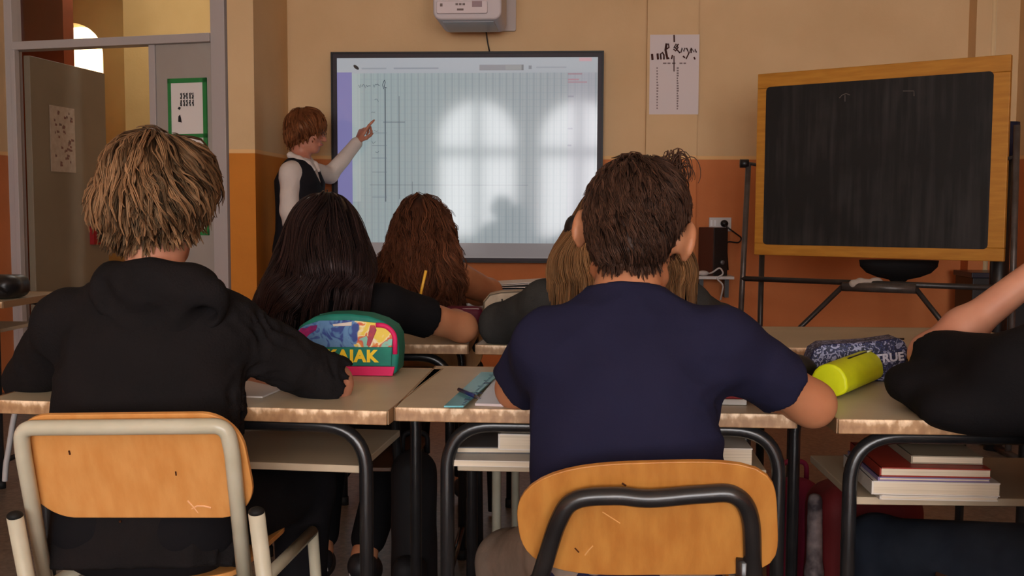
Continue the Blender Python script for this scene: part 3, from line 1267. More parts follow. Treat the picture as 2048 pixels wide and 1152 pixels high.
v, f = prismdata(roundrect(P(1032, 30, 6.37).x - P(905, 30, 6.37).x, P(1000, -60, 6.37).z - P(1000, 62, 6.37).z, .012, 4, (P(1032, 30, 6.37).x + P(905, 30, 6.37).x) / 2, (P(1000, -60, 6.37).z + P(1000, 62, 6.37).z) / 2), (0, 6.37, 0), (1, 0, 0), (0, 0, 1), (0, 1, 0), 0, .03)
mk('plate', v, f, mat('plate_white', (206, 194, 190), .5, .4), mp, bevel=.003)
ax_, az_ = P(1000, -20, 6.3).x, P(1000, -20, 6.3).z
box('arm', (ax_ - .1, 6.215, az_ - .03), (ax_ - .03, 6.372, az_ + .03), M_STEEL, mp, bevel=.004)
c = tube('cable', fillet([P(971, 50, 6.38), P(974, 78, 6.385), P(979, 103, 6.385)], .03), .0042, M_BLACKP)
tag(c, 'thin dark cable hanging from the projector down to the interactive whiteboard', 'cable')

# ------------------------------------------------------------------ paper chart on the pilaster
YP = YW - .05
ch = empty('wall_chart', (P(1348, 229, YP).x, YP, P(1348, 229, YP).z), label='tall white paper chart with dark painted title, taped on the wall pilaster', cat='poster')
q0, q1 = P(1298, 229, YP), P(1399, 69, YP)
box('paper', (q0.x, YP - .003, q0.z), (q1.x, YP - .0012, q1.z), mat('chart_paper', (222, 210, 210), .8, .2), ch)


def cpt(px, py, o=.0045):
    return P(px, py, YP - o)


M_CHI = mat('chart_ink', (92, 52, 44), .8, .2, c2=(52, 36, 34), scale=80)


def stroke(lst, r):
    return tubedata([cpt(*q) for q in lst], r, 5)


st = [[(1304, 108), (1305, 120)], [(1315, 107), (1316, 119)], [(1322, 119), (1321, 108), (1325, 105), (1328, 110), (1328, 119)],
      [(1333, 87), (1331, 100), (1335, 118), (1338, 116)], [(1331, 90), (1337, 88), (1338, 95), (1333, 98)], [(1343, 118), (1345, 110)],
      [(1348, 96), (1352, 88), (1356, 95), (1351, 102), (1347, 98)], [(1357, 88), (1351, 96), (1360, 106)], [(1362, 105), (1364, 96), (1368, 103), (1370, 96)],
      [(1366, 112), (1370, 116)], [(1373, 96), (1378, 107), (1383, 96)], [(1378, 106), (1372, 118)], [(1382, 106), (1384, 98), (1388, 104), (1390, 98), (1393, 105)], [(1388, 114), (1390, 119)]]
rad = [.009, .0085, .007, .009, .006, .006, .006, .006, .0055, .006, .006, .005, .0055, .006]
for s_, r_ in zip(st, rad):
    v, f = stroke(s_, r_ * .75)
    mk('title_letter', v, f, M_CHI, ch, smooth=True)
v, f = stroke([(1348, 70), (1348.5, 84)], .0045)
mk('arrow_line', v, f, M_CHI, ch)
v, f = stroke([(1348, 112), (1348, 143)], .003)
mk('arrow_line', v, f, M_CHI, ch)
rr = random.Random(4)
for cx, n, wd in ((1314.5, 15, 3), (1355, 17, 3.4)):
    parts = []
    for i in range(n):
        y = 136 + i * (86 / n)
        a, b = cpt(cx - wd / 2, y + 1.8, .0042), cpt(cx + wd / 2 * rr.uniform(.4, 1.6), y - 1.4, .0042)
        parts.append(boxdata((a.x, YP - .0042, a.z), (b.x, YP - .003, b.z)))
    V, Fc = join(parts)
    mk('printed_text', V, Fc, mat('chart_text', (140, 124, 124), .8, .2), ch)
parts = []
for x0, x1 in ((1326, 1333), (1335, 1341), (1344, 1351), (1359, 1365), (1367, 1372)):
    a, b = cpt(x0, 128), cpt(x1, 125)
    V, Fc = boxdata((a.x, YP - .0042, a.z), (b.x, YP - .003, b.z))
    mk('printed_text', V, Fc, mat('chart_text', (140, 124, 124), .8, .2), ch)

# ------------------------------------------------------------------ blackboard on its stand
TL, TR, BL, BR = P(1522, 148, 5.30), P(2025, 110, 4.68), P(1507, 510, 5.30), P(2008, 522, 4.68)
bu = ((TR - TL) + (BR - BL)).normalized()
bw = ((TR - TL).length + (BR - BL).length) / 2
bzv = ((TL - BL) + (TR - BR))
bzv = (bzv - bu * bzv.dot(bu)).normalized()
bh = ((TL - BL).length + (TR - BR).length) / 2
bn = bu.cross(bzv)                       # towards the camera or away
if bn.y > 0:
    bn = -bn
bc = (TL + TR + BL + BR) / 4
bb = empty('blackboard', bc - bzv * bh / 2, label='large revolving blackboard with ochre wooden frame, wiped black slate with chalk smears', cat='blackboard')
fw = .072


def bpr(x0, x1, z0, z1, d0, d1):
    return prismdata([(x0, z0), (x1, z0), (x1, z1), (x0, z1)], bc, bu, bzv, bn, d0, d1)


M_OCH = mat('ochre_wood', (194, 134, 48), .45, .4, c2=(176, 116, 36), scale=6, stretch=(1, 1, 8), bump=.05)
W2, H2 = bw / 2, bh / 2
for nm, a in (('frame_rail', (-W2, W2, H2 - fw, H2)), ('frame_rail', (-W2, W2, -H2, -H2 + fw * .8)), ('frame_stile', (-W2, -W2 + fw * .72, -H2 + fw * .8, H2 - fw)), ('frame_stile', (W2 - fw, W2, -H2 + fw * .8, H2 - fw))):
    v, f = bpr(*a, -.016, .016)
    mk(nm, v, f, M_OCH, bb, bevel=.003)
M_SLATE = bpy.data.materials.new('slate_chalky')
M_SLATE.use_nodes = True
nt = M_SLATE.node_tree
b = nt.nodes['Principled BSDF']
b.inputs['Roughness'].default_value = .6
b.inputs['Specular IOR Level'].default_value = .3
tc = nt.nodes.new('ShaderNodeTexCoord')
mpn = nt.nodes.new('ShaderNodeMapping')
mpn.inputs['Scale'].default_value = (34, 34, 2.2)
nt.links.new(tc.outputs['Object'], mpn.inputs[0])
n1 = nt.nodes.new('ShaderNodeTexNoise')
n1.inputs['Scale'].default_value = 1
n1.inputs['Detail'].default_value = 5
nt.links.new(mpn.outputs[0], n1.inputs['Vector'])
n2 = nt.nodes.new('ShaderNodeTexNoise')
n2.inputs['Scale'].default_value = 3.5
n2.inputs['Detail'].default_value = 6
nt.links.new(tc.outputs['Object'], n2.inputs['Vector'])
mm = nt.nodes.new('ShaderNodeMath')
mm.operation = 'MULTIPLY'
nt.links.new(n1.outputs['Fac'], mm.inputs[0])
nt.links.new(n2.outputs['Fac'], mm.inputs[1])
mr = nt.nodes.new('ShaderNodeMapRange')
mr.inputs['From Min'].default_value = .2
mr.inputs['From Max'].default_value = .48
nt.links.new(mm.outputs[0], mr.inputs[0])
mx = nt.nodes.new('ShaderNodeMix')
mx.data_type = 'RGBA'
mx.inputs[6].default_value = lin((25, 24, 25))
mx.inputs[7].default_value = lin((56, 53, 53))
nt.links.new(mr.outputs[0], mx.inputs[0])
nt.links.new(mx.outputs[2], b.inputs['Base Color'])
sw, sh = bw - fw * 1.72, bh - fw * 1.8
v, f = prismdata(roundrect(sw + .012, sh + .012, .02, 5, -fw * .14, -fw * .1), bc, bu, bzv, bn, .004, .018)
mk('slate', v, f, M_SLATE, bb)
v, f = prismdata(roundrect(sw, sh, .005, 2, -fw * .14, -fw * .1), bc, bu, bzv, bn, -.012, .0035)
mk('backing_sheet', v, f, mat('backing_pale', (196, 190, 176), .7, .3), bb)


def slate_pt(px, py):
    d = ray(px, py)
    o = bc + bn * .0186
    t = (o - CAM).dot(bn) / d.dot(bn)
    return CAM + d * t


for s_ in ([(1679, 196), (1684, 190), (1692, 187), (1700, 190)], [(1690, 190), (1690, 203)], [(1806, 182), (1828, 182), (1828, 192)]):
    v, f = tubedata([slate_pt(*q) for q in s_], .0016, 4)
    mk('chalk_mark', v, f, mat('chalk_line', (112, 106, 100), .9, .1), bb)

stand = empty('blackboard_stand', (P(1750, 575, 5.0).x, 5.0, 0), label='dark steel tube stand with braces carrying the blackboard', cat='stand')
lp0 = bc - bu * (W2 + .055)
rp0 = bc + bu * (W2 + .04)


def down(p, px, py):
    """follow the leaning upright from p to the floor"""
    q = P(px, py, p.y)
    d = (q - p).normalized()
    return p + d * ((p.z - .03) / -d.z)


ltop = P(1497, 326, lp0.y)
lbot = down(ltop, 1482, 620)
tube('upright', [ltop, lbot], .014, M_STEEL, stand)
tube('pivot_knob', [P(1480, 327, lp0.y) , P(1497, 327, lp0.y)], .021, M_BLACKP, stand)
v, f = tubedata([P(1497, 327, lp0.y), bc - bu * (W2 - .005)], .008, 8)
mk('pivot_pin', v, f, M_DARKST, stand)
rtop = P(2034, 250, rp0.y)
rbot = down(rtop, 2024, 620)
tube('upright', [rtop, rbot], .014, M_STEEL, stand)
v, f = tubedata([P(2034, 312, rp0.y), bc + bu * (W2 - .005)], .008, 8)
mk('pivot_pin', v, f, M_DARKST, stand)
cl, cr = P(1484, 557, ltop.y), P(2026, 577, rtop.y)
tube('crossbar', [cl, cr], .013, M_DARKST, stand)
rl = P(1524, 505, 5.42)
tube('rear_leg', [rl, (rl.x, rl.y + .03, .02)], .014, M_DARKST, stand)
m0, m1 = P(1685, 573, 5.02), P(1832, 578, 4.86)
tube('tray_bar', [m0, m1], .022, M_STEEL, stand)
tube('brace', [m0, P(1562, 692, 5.1), (P(1500, 750, 5.15).x, 5.15, P(1500, 750, 5.15).z)], .012, M_DARKST, stand)
tube('brace', [m1, P(1885, 645, 4.8), (P(1945, 715, 4.78).x, 4.78, P(1945, 715, 4.78).z)], .012, M_DARKST, stand)
# dark dish under the frame, joined to the tray bar
o_ = P(1808, 522, 5.02)
V, Fc = [], []
prof = [(.185, 0.0), (.18, -.03), (.15, -.06), (.1, -.08), (.045, -.092), (.03, -.105), (.028, -.15)]
for i, (r_, z_) in enumerate(prof):
    for k in range(24):
        a = 2 * PI * k / 24
        V.append((o_.x + r_ * math.cos(a), o_.y + .08 + r_ * .5 * math.sin(a), o_.z + z_))
for i in range(len(prof) - 1):
    for k in range(24):
        j = (k + 1) % 24
        Fc.append((i * 24 + k, (i + 1) * 24 + k, (i + 1) * 24 + j, i * 24 + j))
Fc.append(tuple(range(24)))
mk('pivot_dish', V, Fc, mat('dish_matte', (20, 18, 19), .8, .2), stand, smooth=True)
# feet joining the floor
tube('foot', [(lbot.x, lbot.y - .3, .02), (lbot.x, lbot.y + .2, .02)], .016, M_DARKST, stand)
tube('foot', [(rbot.x, rbot.y - .3, .02), (rbot.x, rbot.y + .3, .02)], .016, M_DARKST, stand)
# cloth on the tray bar
f_ = Field(.005, .01)
rr = random.Random(5)
for i in range(9):
    q = P(1706 + i * 7, 568 + rr.uniform(-5, 3), 4.99)
    f_.ell(q, (.022, .018, .013 + .012 * rr.random()), Matrix.Rotation(rr.random() * 3, 3, 'Y'))
o, _, _ = blob('board_cloth', f_, mat('cloth_grey_white', (178, 166, 156), .9, .1), None, fold(.004, 120, 3))
tag(o, 'crumpled pale wiping cloth lying on the tray bar under the blackboard', 'cloth')
# dark blue sleeve hanging on the right upright
sl = empty('rolled_map', (P(2050, 310, 4.55).x, 4.55, P(2050, 312, 4.55).z), label='dark navy roll standing behind the right upright of the blackboard stand', cat='rolled map')
q_ = P(2052, 236, 4.6)
tube('sleeve', [(q_.x, 4.82, q_.z), (q_.x, 4.82, P(2050, 312, 4.82).z)], .062, mat('navy_cover', (26, 30, 52), .6, .3), sl)
tube('roller', [(q_.x, 4.82, P(2050, 312, 4.82).z), (q_.x, 4.82, .0)], .04, M_BLACKP, sl)
# black cabinet in the right-hand corner
k0, k1 = P(1946, 545, 6.0), P(2075, 545, 6.0)
cb_ = empty('equipment_cabinet', ((k0.x + k1.x) / 2, 6.15, 0), label='low black equipment cabinet in the corner behind the blackboard stand', cat='cabinet')
box('cabinet_body', (k0.x, 6.0, 0), (k1.x, 6.27, k0.z - .03), M_BLACKP, cb_, bevel=.004)
box('cabinet_top', (k0.x - .01, 5.99, k0.z - .03), (k1.x + .01, 6.28, k0.z), mat('dark_navy_top', (34, 38, 52), .3, .5), cb_, bevel=.004)

# ------------------------------------------------------------------ speaker, shelf, socket
YS = 6.22
s0, s1 = P(1394, 552, YS), P(1468, 552, YS)
shf = empty('wall_shelf', ((s0.x + s1.x) / 2, 6.35, s0.z - .02), label='small white wall shelf under the black speaker', cat='shelf')
box('board', (s0.x, YS - .02, s0.z - .018), (s1.x, YW, s0.z), M_WHITEP, shf, bevel=.003)
box('bracket', (s0.x + .02, YS + .06, s0.z - .13), (s0.x + .045, YW, s0.z - .018), M_BLACKP, shf)
box('bracket', (s1.x - .045, YS + .06, s0.z - .13), (s1.x - .02, YW, s0.z - .018), M_BLACKP, shf)
spk = empty('speaker', (P(1424, 548, YS + .05).x, YS + .08, s0.z), label='narrow black loudspeaker with reddish-brown side on the white wall shelf', cat='speaker')
e0, e1, e2 = P(1397, 548, YS + .1), P(1425, 548, YS + .02), P(1453, 548, YS + .04)
zt = P(1425, 455, YS + .02).z
b0, b1, b2 = Vector((e0.x, YS + .13, s0.z)), Vector((e1.x, YS + .02, s0.z)), Vector((e2.x, YS + .05, s0.z))
b3 = b0 + (b2 - b1)
base = [b0, b1, b2, b3]
H = zt - s0.z
V = [q for q in base] + [q + Vector((0, 0, H)) for q in base]
mk('cabinet', V, [(0, 3, 2, 1), (4, 5, 6, 7), (0, 1, 5, 4), (1, 2, 6, 5), (2, 3, 7, 6), (3, 0, 4, 7)], mat('speaker_brown', (82, 46, 36), .5, .4), spk, bevel=.003)
fd = (b2 - b1).normalized()
fn_ = Vector((fd.y, -fd.x, 0))
v, f = prismdata([(0, 0), ((b2 - b1).length, 0), ((b2 - b1).length, H), (0, H)], b1, fd, (0, 0, 1), fn_, .0, .012)
grl = mk('front_grille', v, f, M_BLACKP, spk, bevel=.002)
kc = b1 + fd * (b2 - b1).length * .6 + Vector((0, 0, H * .28)) + fn_ * .012
tube('volume_knob', [kc, kc + fn_ * .01], .013, mat('knob_silver', (120, 122, 128), .3, .5, metal=.4), grl, seg=20)
so = empty('wall_socket', (P(1440, 455, YW).x, YW - .01, P(1440, 455, YW).z), label='white double wall socket with a black plug above the speaker', cat='socket')
p0, p1 = P(1418, 456, YW - .012), P(1463, 435, YW - .012)
box('plate', (p0.x, YW - .012, p0.z - .02), (p1.x, YW, p1.z), M_WHITEP, so, bevel=.003)
for x in (1423, 1430):
    q = P(x, 445, YW - .014)
    box('rocker', (q.x - .005, YW - .017, q.z - .02), (q.x + .005, YW - .012, q.z + .015), mat('socket_light', (232, 230, 232), .3, .5), so)
q = P(1448, 447, YW - .02)
tube('plug', [(q.x, YW - .012, q.z), (q.x, YW - .05, q.z)], .021, M_BLACKP, so, seg=16)
c = tube('power_cord', fillet([P(1448, 449, YW - .05), P(1462, 460, YW - .06), P(1484, 476, YW - .03), P(1478, 486, YW - .03), P(1452, 482, YW - .04), P(1456, 540, YW - .03)], .03), .0045, M_BLACKP)
tag(c, 'black power cable looping from the wall socket behind the speaker', 'cable')
m_ = empty('computer_mouse', P(1405, 549, YS), label='small white computer mouse on the left end of the wall shelf', cat='mouse')
q = P(1406, 547, YS + .02)
ellipsoid('mouse_body', (q.x, YS + .02, s0.z + .016), (.034, .028, .016), M_WHITEP, m_)
c = tube('white_cord', fillet([(q.x + .03, YS + .02, s0.z + .012), P(1425, 545, YS - .012), P(1440, 534, YS - .022), P(1448, 548, YS - .022), P(1432, 556, YS - .026), P(1447, 570, YS - .026), P(1441, 600, YS - .026)], .02), .005, M_WHITEP)
tag(c, 'tangled white cable trailing over the edge of the wall shelf', 'cable')

# ------------------------------------------------------------------ school desks
M_DTOP = mat('desk_laminate', (196, 182, 154), .38, .5, c2=(186, 172, 146), scale=7)
M_DEDGE = bpy.data.materials.new('worn_desk_edge')
M_DEDGE.use_nodes = True
nt = M_DEDGE.node_tree
b = nt.nodes['Principled BSDF']
b.inputs['Roughness'].default_value = .45
tc = nt.nodes.new('ShaderNodeTexCoord')
mpn = nt.nodes.new('ShaderNodeMapping')
mpn.inputs['Scale'].default_value = (70, 70, 40)
nt.links.new(tc.outputs['Object'], mpn.inputs[0])
n1 = nt.nodes.new('ShaderNodeTexNoise')
n1.inputs['Scale'].default_value = 1
n1.inputs['Detail'].default_value = 4
nt.links.new(mpn.outputs[0], n1.inputs['Vector'])
sp = nt.nodes.new('ShaderNodeSeparateXYZ')
nt.links.new(tc.outputs['Object'], sp.inputs[0])
r1 = nt.nodes.new('ShaderNodeMapRange')
r1.inputs['From Min'].default_value = .708
r1.inputs['From Max'].default_value = .722
nt.links.new(sp.outputs['Z'], r1.inputs[0])
m2 = nt.nodes.new('ShaderNodeMath')
m2.operation = 'MULTIPLY_ADD'
m2.inputs[1].default_value = .35
nt.links.new(r1.outputs[0], m2.inputs[0])
nt.links.new(n1.outputs['Fac'], m2.inputs[2])
rp = nt.nodes.new('ShaderNodeValToRGB')
rp.color_ramp.elements[0].position = .40
rp.color_ramp.elements[0].color = lin((150, 112, 76))
rp.color_ramp.elements[1].position = .86
rp.color_ramp.elements[1].color = lin((250, 222, 186))
e = rp.color_ramp.elements.new(.62)
e.color = lin((176, 138, 98))
nt.links.new(m2.outputs[0], rp.inputs[0])
nt.links.new(rp.outputs[0], b.inputs['Base Color'])
M_SHELF = mat('shelf_laminate', (186, 168, 142), .5, .4)
M_RUB = mat('rubber', (18, 18, 18), .7, .3)
TOPZ = .72


def make_desk(w=.70, d=.50, lx=-.27, rx=.27, m_tube=M_BLACKT, name='school_desk', shelf=True, edge=M_DEDGE, shz=.592):
    """local frame: x to the right, y away, front edge at y=0, floor at z=0"""
    t = empty(name)
    v, f = boxdata((-w / 2, .004, TOPZ - .024), (w / 2, d - .004, TOPZ))
    mk('desktop', v, f, M_DTOP, t, False, bevel=.002)
    v, f = boxdata((-w / 2, -.002, TOPZ - .0245), (w / 2, .004, TOPZ + .0004))
    mk('front_edging', v, f, edge, t, False, bevel=.002)
    v, f = join([boxdata((-w / 2 - .002, .004, TOPZ - .0245), (-w / 2, d, TOPZ + .0004)), boxdata((w / 2, .004, TOPZ - .0245), (w / 2 + .002, d, TOPZ + .0004)), boxdata((-w / 2, d - .004, TOPZ - .0245), (w / 2, d + .002, TOPZ + .0004))])
    mk('side_edging', v, f, mat('edge_strip', (150, 116, 82), .5, .4), t, False)
    for y in (.045, d - .05):
        zt = TOPZ - .024 - .0135
        pts = fillet([(lx, y, .012), (lx, y, zt), (rx, y, zt), (rx, y, .012)], .085, 10)
        v, f = tubedata(pts, .0125, 14)
        lf = mk('leg_frame', v, f, m_tube, t, False, smooth=True)
        for x in (lx, rx):
            v, f = tubedata([(x, y, 0), (x, y, .03)], .0155, 12)
            mk('foot_cap', v, f, M_RUB, lf, False, smooth=True)
    for x in (lx, rx):
        v, f = join([tubedata([(x, .045, .10), (x, d - .05, .10)], .010, 10)])
        mk('side_rail', v, f, m_tube, t, False, smooth=True)
    if shelf:
        v, f = boxdata((lx + .016, .065, shz), (rx - .018, .38, shz + .014))
        mk('book_shelf', v, f, M_SHELF, t, False, bevel=.002)
    return t


DESKG = 'school desks with laminate tops'


def place_desk(t, corner_px, other_px, side, label, w=.70, depth_known=None):
    """front edge through two seen points; `side` says which of them is the true corner"""
    a, b = PZ(*corner_px, TOPZ), PZ(*other_px, TOPZ)
    d = (b - a).normalized() if side == 'l' else (a - b).normalized()
    ang = math.atan2(d.y, d.x)
    c = a + d * (w / 2) if side == 'l' else a - d * (w / 2)
    t.location = (c.x - (.008 if side == 'r' else 0), c.y, 0)
    t.rotation_euler = (0, 0, ang)
    tag(t, label, 'desk', DESKG)
    return t


desk1 = place_desk(make_desk(.75, .5, -.29, .325), (783, 823), (200, 806), 'r', 'laminate school desk at which the fair-haired person in the black hoodie sits', w=.75)
desk2 = place_desk(make_desk(.70, .5, -.263, .330), (790, 815), (1460, 827), 'l', 'laminate school desk at which the person in the navy t-shirt sits', w=.70)
desk3 = place_desk(make_desk(.70, .5, -.315, .30, shz=.556), (1677, 839), (1880, 841), 'l', 'laminate school desk carrying the neon yellow pencil case')
desk4 = place_desk(make_desk(.70, .5, -.30, .30), (941, 690), (820, 689), 'r', 'laminate school desk at which the black-haired person leans')
desk5 = place_desk(make_desk(.70, .5, -.30, .30, M_CREAMT), (951, 690), (1000, 691), 'l', 'laminate school desk carrying the white pencil case, behind the navy t-shirt')
desk6 = empty('school_desk')
bpy.data.objects.remove(desk6)
desk6 = copy_tree(desk4)
desk6.location = (desk5.location.x + .78, desk5.location.y + .05, 0)
tag(desk6, 'laminate school desk beyond the patterned navy pencil case, under the blackboard', 'desk', DESKG)
desk7 = copy_tree(desk4)
p = PZ(850, 618, TOPZ)
desk7.location = (p.x, p.y, 0)
tag(desk7, 'laminate school desk of the brown-haired person, piled with a folder and papers', 'desk', DESKG)
desk8 = copy_tree(desk4)
p = PZ(4, 604, TOPZ)
desk8.location = (p.x - .35, p.y, 0)
desk8.rotation_euler = (0, 0, 0)
tag(desk8, 'laminate school desk near the open door with a black bag on top', 'desk', DESKG)


def on_desk(t, px, py, z=TOPZ):
    return PZ(px, py, z)


# ------------------------------------------------------------------ chairs
M_PLY = mat('beech_ply', (214, 154, 88), .36, .5, c2=(204, 140, 74), scale=5, stretch=(9, 9, 1), bump=.03)
M_PLY2 = mat('beech_ply_dark', (188, 130, 60), .36, .5, c2=(172, 112, 48), scale=5, stretch=(9, 9, 1), bump=.03)
CHG = 'school chairs with plywood backs'


def panel(outline, o, ux, uz, un, th, bend, rings=8):
    """plywood panel: outline in (ux,uz) round o, curved by `bend` * x^2 along un"""
    n = len(outline)
    V, Fc = [], []
    for s in (0, 1):
        b0 = len(V)
        V.append(Vector(o) + un * (th * s))
        for r in range(1, rings + 1):
            k = r / rings
            for x, z in outline:
                x_, z_ = x * k, z * k
                V.append(Vector(o) + ux * x_ + uz * z_ + un * (bend * x_ * x_ + th * s))
        for i in range(n):
            j = (i + 1) % n
            q = (b0, b0 + 1 + i, b0 + 1 + j)
            Fc.append(q if s == 0 else q[::-1])
            for r in range(rings - 1):
                a = b0 + 1 + r * n
                q = (a + i, a + n + i, a + n + j, a + j)
                Fc.append(q if s == 0 else q[::-1])
    m_ = 1 + rings * n
    a = 1 + (rings - 1) * n
    for i in range(n):
        j = (i + 1) % n
        Fc.append((a + i, m_ + a + i, m_ + a + j, a + j))
    return V, Fc


def chair_lower(t, tubeL, tubeR, m_tube, seat_c, ux, uy, m_ply, w=.34):
    """seat pad, seat frame and legs; tubeL/tubeR: where the back uprights reach seat height"""
    z = .43
    sl_, sr = Vector(tubeL), Vector(tubeR)
    fl, fr_ = sl_ + uy * .36, sr + uy * .36
    for a, b in ((sl_, fl), (sr, fr_)):
        tube('seat_rail', [a, b], .0115, m_tube, t)
    for a, sgn in ((sl_, -1), (sr, 1)):
        q = Vector((a.x, a.y, 0)) - uy * .05 + ux * (.02 * sgn)
        tube('leg', [a, Vector((q.x, q.y, .012))], .0115, m_tube, t)
    for a, sgn in ((fl, -1), (fr_, 1)):
        q = Vector((a.x, a.y, 0)) + uy * .02 + ux * (.02 * sgn)
        tube('leg', [a, Vector((q.x, q.y, .012))], .0115, m_tube, t)
    c = (sl_ + fr_) / 2
    c.z = z + .012
    V, Fc = panel(roundrect(w - .06, .33, .06, 6), c, ux, uy, Vector((0, 0, 1)), .010, .0)
    mk('seat', V, Fc, m_ply, t, smooth=False, bevel=.002)


# cream-framed chair of the person in the hoodie
ch1 = empty('school_chair', (P(262, 900, 1.7).x, 1.78, 0), label='school chair with light orange plywood back and cream tube frame', cat='chair', group=CHG)
YC = 1.600
tl_, tr_ = P(46, 905, YC), P(464, 900, YC - .02)
bl_, br_ = P(88, 1140, YC + .075), P(488, 1140, YC + .055)


def ext(a, b, z):
    d = b - a
    return a + d * ((z - a.z) / d.z)


sL, sR = ext(tl_, bl_, .43), ext(tr_, br_, .43)
cTL, cTR = P(42, 856, YC - .012), P(452, 852, YC - .03)
tube('back_frame', fillet([sL, tl_, cTL, cTR, tr_, sR], [.02, .105, .105, .02], 10), .0125, M_CREAMT, ch1, seg=16)
ux = (cTR - cTL).normalized()
uz = ((tl_ - bl_) + (tr_ - br_))
uz = (uz - ux * uz.dot(ux)).normalized()
un = ux.cross(uz)
if un.y < 0:
    un = -un
uyh = Vector((-ux.y, ux.x, 0)).normalized()
chair_lower(ch1, sL, sR, M_CREAMT, None, ux, uyh, M_PLY)
pc = P(266, 936, YC + .01) + un * .012
out = []
for x, z in roundrect(.380, .186, .062, 9):
    if z < 0:
        z = z * (1.0 + .12 * (1 - (x / .181) ** 2)) - .004 * (1 - (x / .18) ** 2)
    else:
        z = z
    out.append((x, z))
V, Fc = panel(out, pc, ux, uz, un, .009, -.28)
mk('backrest', V, Fc, M_PLY, ch1, smooth=False, bevel=.002)
M_SCR = mat('scuff_pale', (232, 178, 130), .6, .3)
M_NICK = mat('dark_nick', (70, 36, 16), .8, .2)
for pts, r_, mm_ in (([(140, 899), (142, 907)], .0016, M_NICK), ([(352, 942), (353, 950)], .0013, M_NICK), ([(240, 1041), (241, 1044)], .0018, M_NICK),
                     ([(376, 1000), (388, 1012), (398, 1024), (402, 1028)], .0016, M_SCR), ([(384, 1016), (396, 1010), (410, 1010), (424, 1013)], .0016, M_SCR)):
    o_ = pc - un * .0003
    q = []
    for x, y in pts:
        d = ray(x, y)
        g = CAM + d * ((o_ - CAM).dot(un) / d.dot(un))
        xx = (g - pc).dot(ux)
        q.append(g + un * (-.28 * xx * xx))
    v, f = tubedata(q, r_, 6)
    mk('scratch' if mm_ is M_SCR else 'nick', v, f, mm_, ch1)
for x, y, yy in ((30, 1034, YC - .005), (513, 1026, YC - .02)):
    a = P(x, y, yy)
    d = Vector((.02 if x < 200 else .02, .10, -.5)).normalized()
    e_ = a + d * ((a.z - .012) / -d.z)
    sp_ = tube('side_post', [a, e_], .0128, M_CREAMT, ch1, seg=16)
    ellipsoid('post_cap', a + Vector((0, 0, .002)), (.0125, .0125, .008), M_RUB, sp_)

# black-framed chair of the person in the navy t-shirt
ch2 = empty('school_chair', (P(1290, 1000, 1.6).x, 1.68, 0), label='school chair with darker orange plywood back and black tube frame', cat='chair', group=CHG)
YC2 = 1.50
a0_ = P(1085, 1140, YC2 + .03)
a1_ = P(1118, 1040, YC2 + .005)
a2_ = P(1152, 1000, YC2 - .002)
a3_ = P(1230, 992, YC2 - .006)
a4_ = P(1300, 997, YC2 - .006)
a5_ = P(1400, 989, YC2 - .008)
a6_ = P(1468, 990, YC2 - .01)
a7_ = P(1500, 1035, YC2 + .0)
a8_ = P(1506, 1140, YC2 + .025)
s2L, s2R = ext(a1_, a0_, .43), ext(a7_, a8_, .43)
pts = []
ctrl = [s2L, a0_, a1_, a2_, a3_, a4_, a5_, a6_, a7_, a8_, s2R]
ctrl = [Vector(q) for q in ctrl]


def catmull(c, n=8):
    out = []
    for i in range(len(c) - 1):
        p0, p1, p2, p3 = c[max(i - 1, 0)], c[i], c[i + 1], c[min(i + 2, len(c) - 1)]
        for k in range(n):
            t = k / n
            out.append(.5 * ((2 * p1) + (p2 - p0) * t + (2 * p0 - 5 * p1 + 4 * p2 - p3) * t * t + (3 * p1 - p0 - 3 * p2 + p3) * t ** 3))
    out.append(c[-1])
    return out


tube('back_frame', catmull(ctrl), .0135, M_BLACKT, ch2, seg=16)
ux2 = (P(1510, 924, YC2 - .03) - P(1110, 936, YC2 + .0)).normalized()
uz2 = (a1_ - s2L) + (a7_ - s2R)
uz2 = (uz2 - ux2 * uz2.dot(ux2)).normalized()
un2 = ux2.cross(uz2)
if un2.y < 0:
    un2 = -un2
uyh2 = Vector((-ux2.y, ux2.x, 0)).normalized()
chair_lower(ch2, s2L, s2R, M_BLACKT, None, ux2, uyh2, M_PLY2)
pc2 = P(1290, 1048, YC2 + .014) + un2 * .012
out = []
for i in range(56):
    a = 2 * PI * i / 56
    ca_, sa_ = math.cos(a), math.sin(a)
    e_ = 2.8 if ca_ < 0 else 4.6
    rr_ = (abs(ca_) ** e_ + abs(sa_) ** e_) ** (-1 / e_)
    x, z = .188 * rr_ * ca_, .097 * rr_ * sa_
    if z > 0:
        z -= .003 * (1 - (x / .186) ** 2)
    out.append((x, z))
V, Fc = panel(out, pc2, ux2, uz2, un2, .009, -.3)
mk('backrest', V, Fc, M_PLY2, ch2, smooth=False, bevel=.002)
q = P(1487, 1118, YC2 + .02)
tube('side_post', [q, Vector((q.x + .01, q.y + .06, .43))], .011, M_BLACKT, ch2)


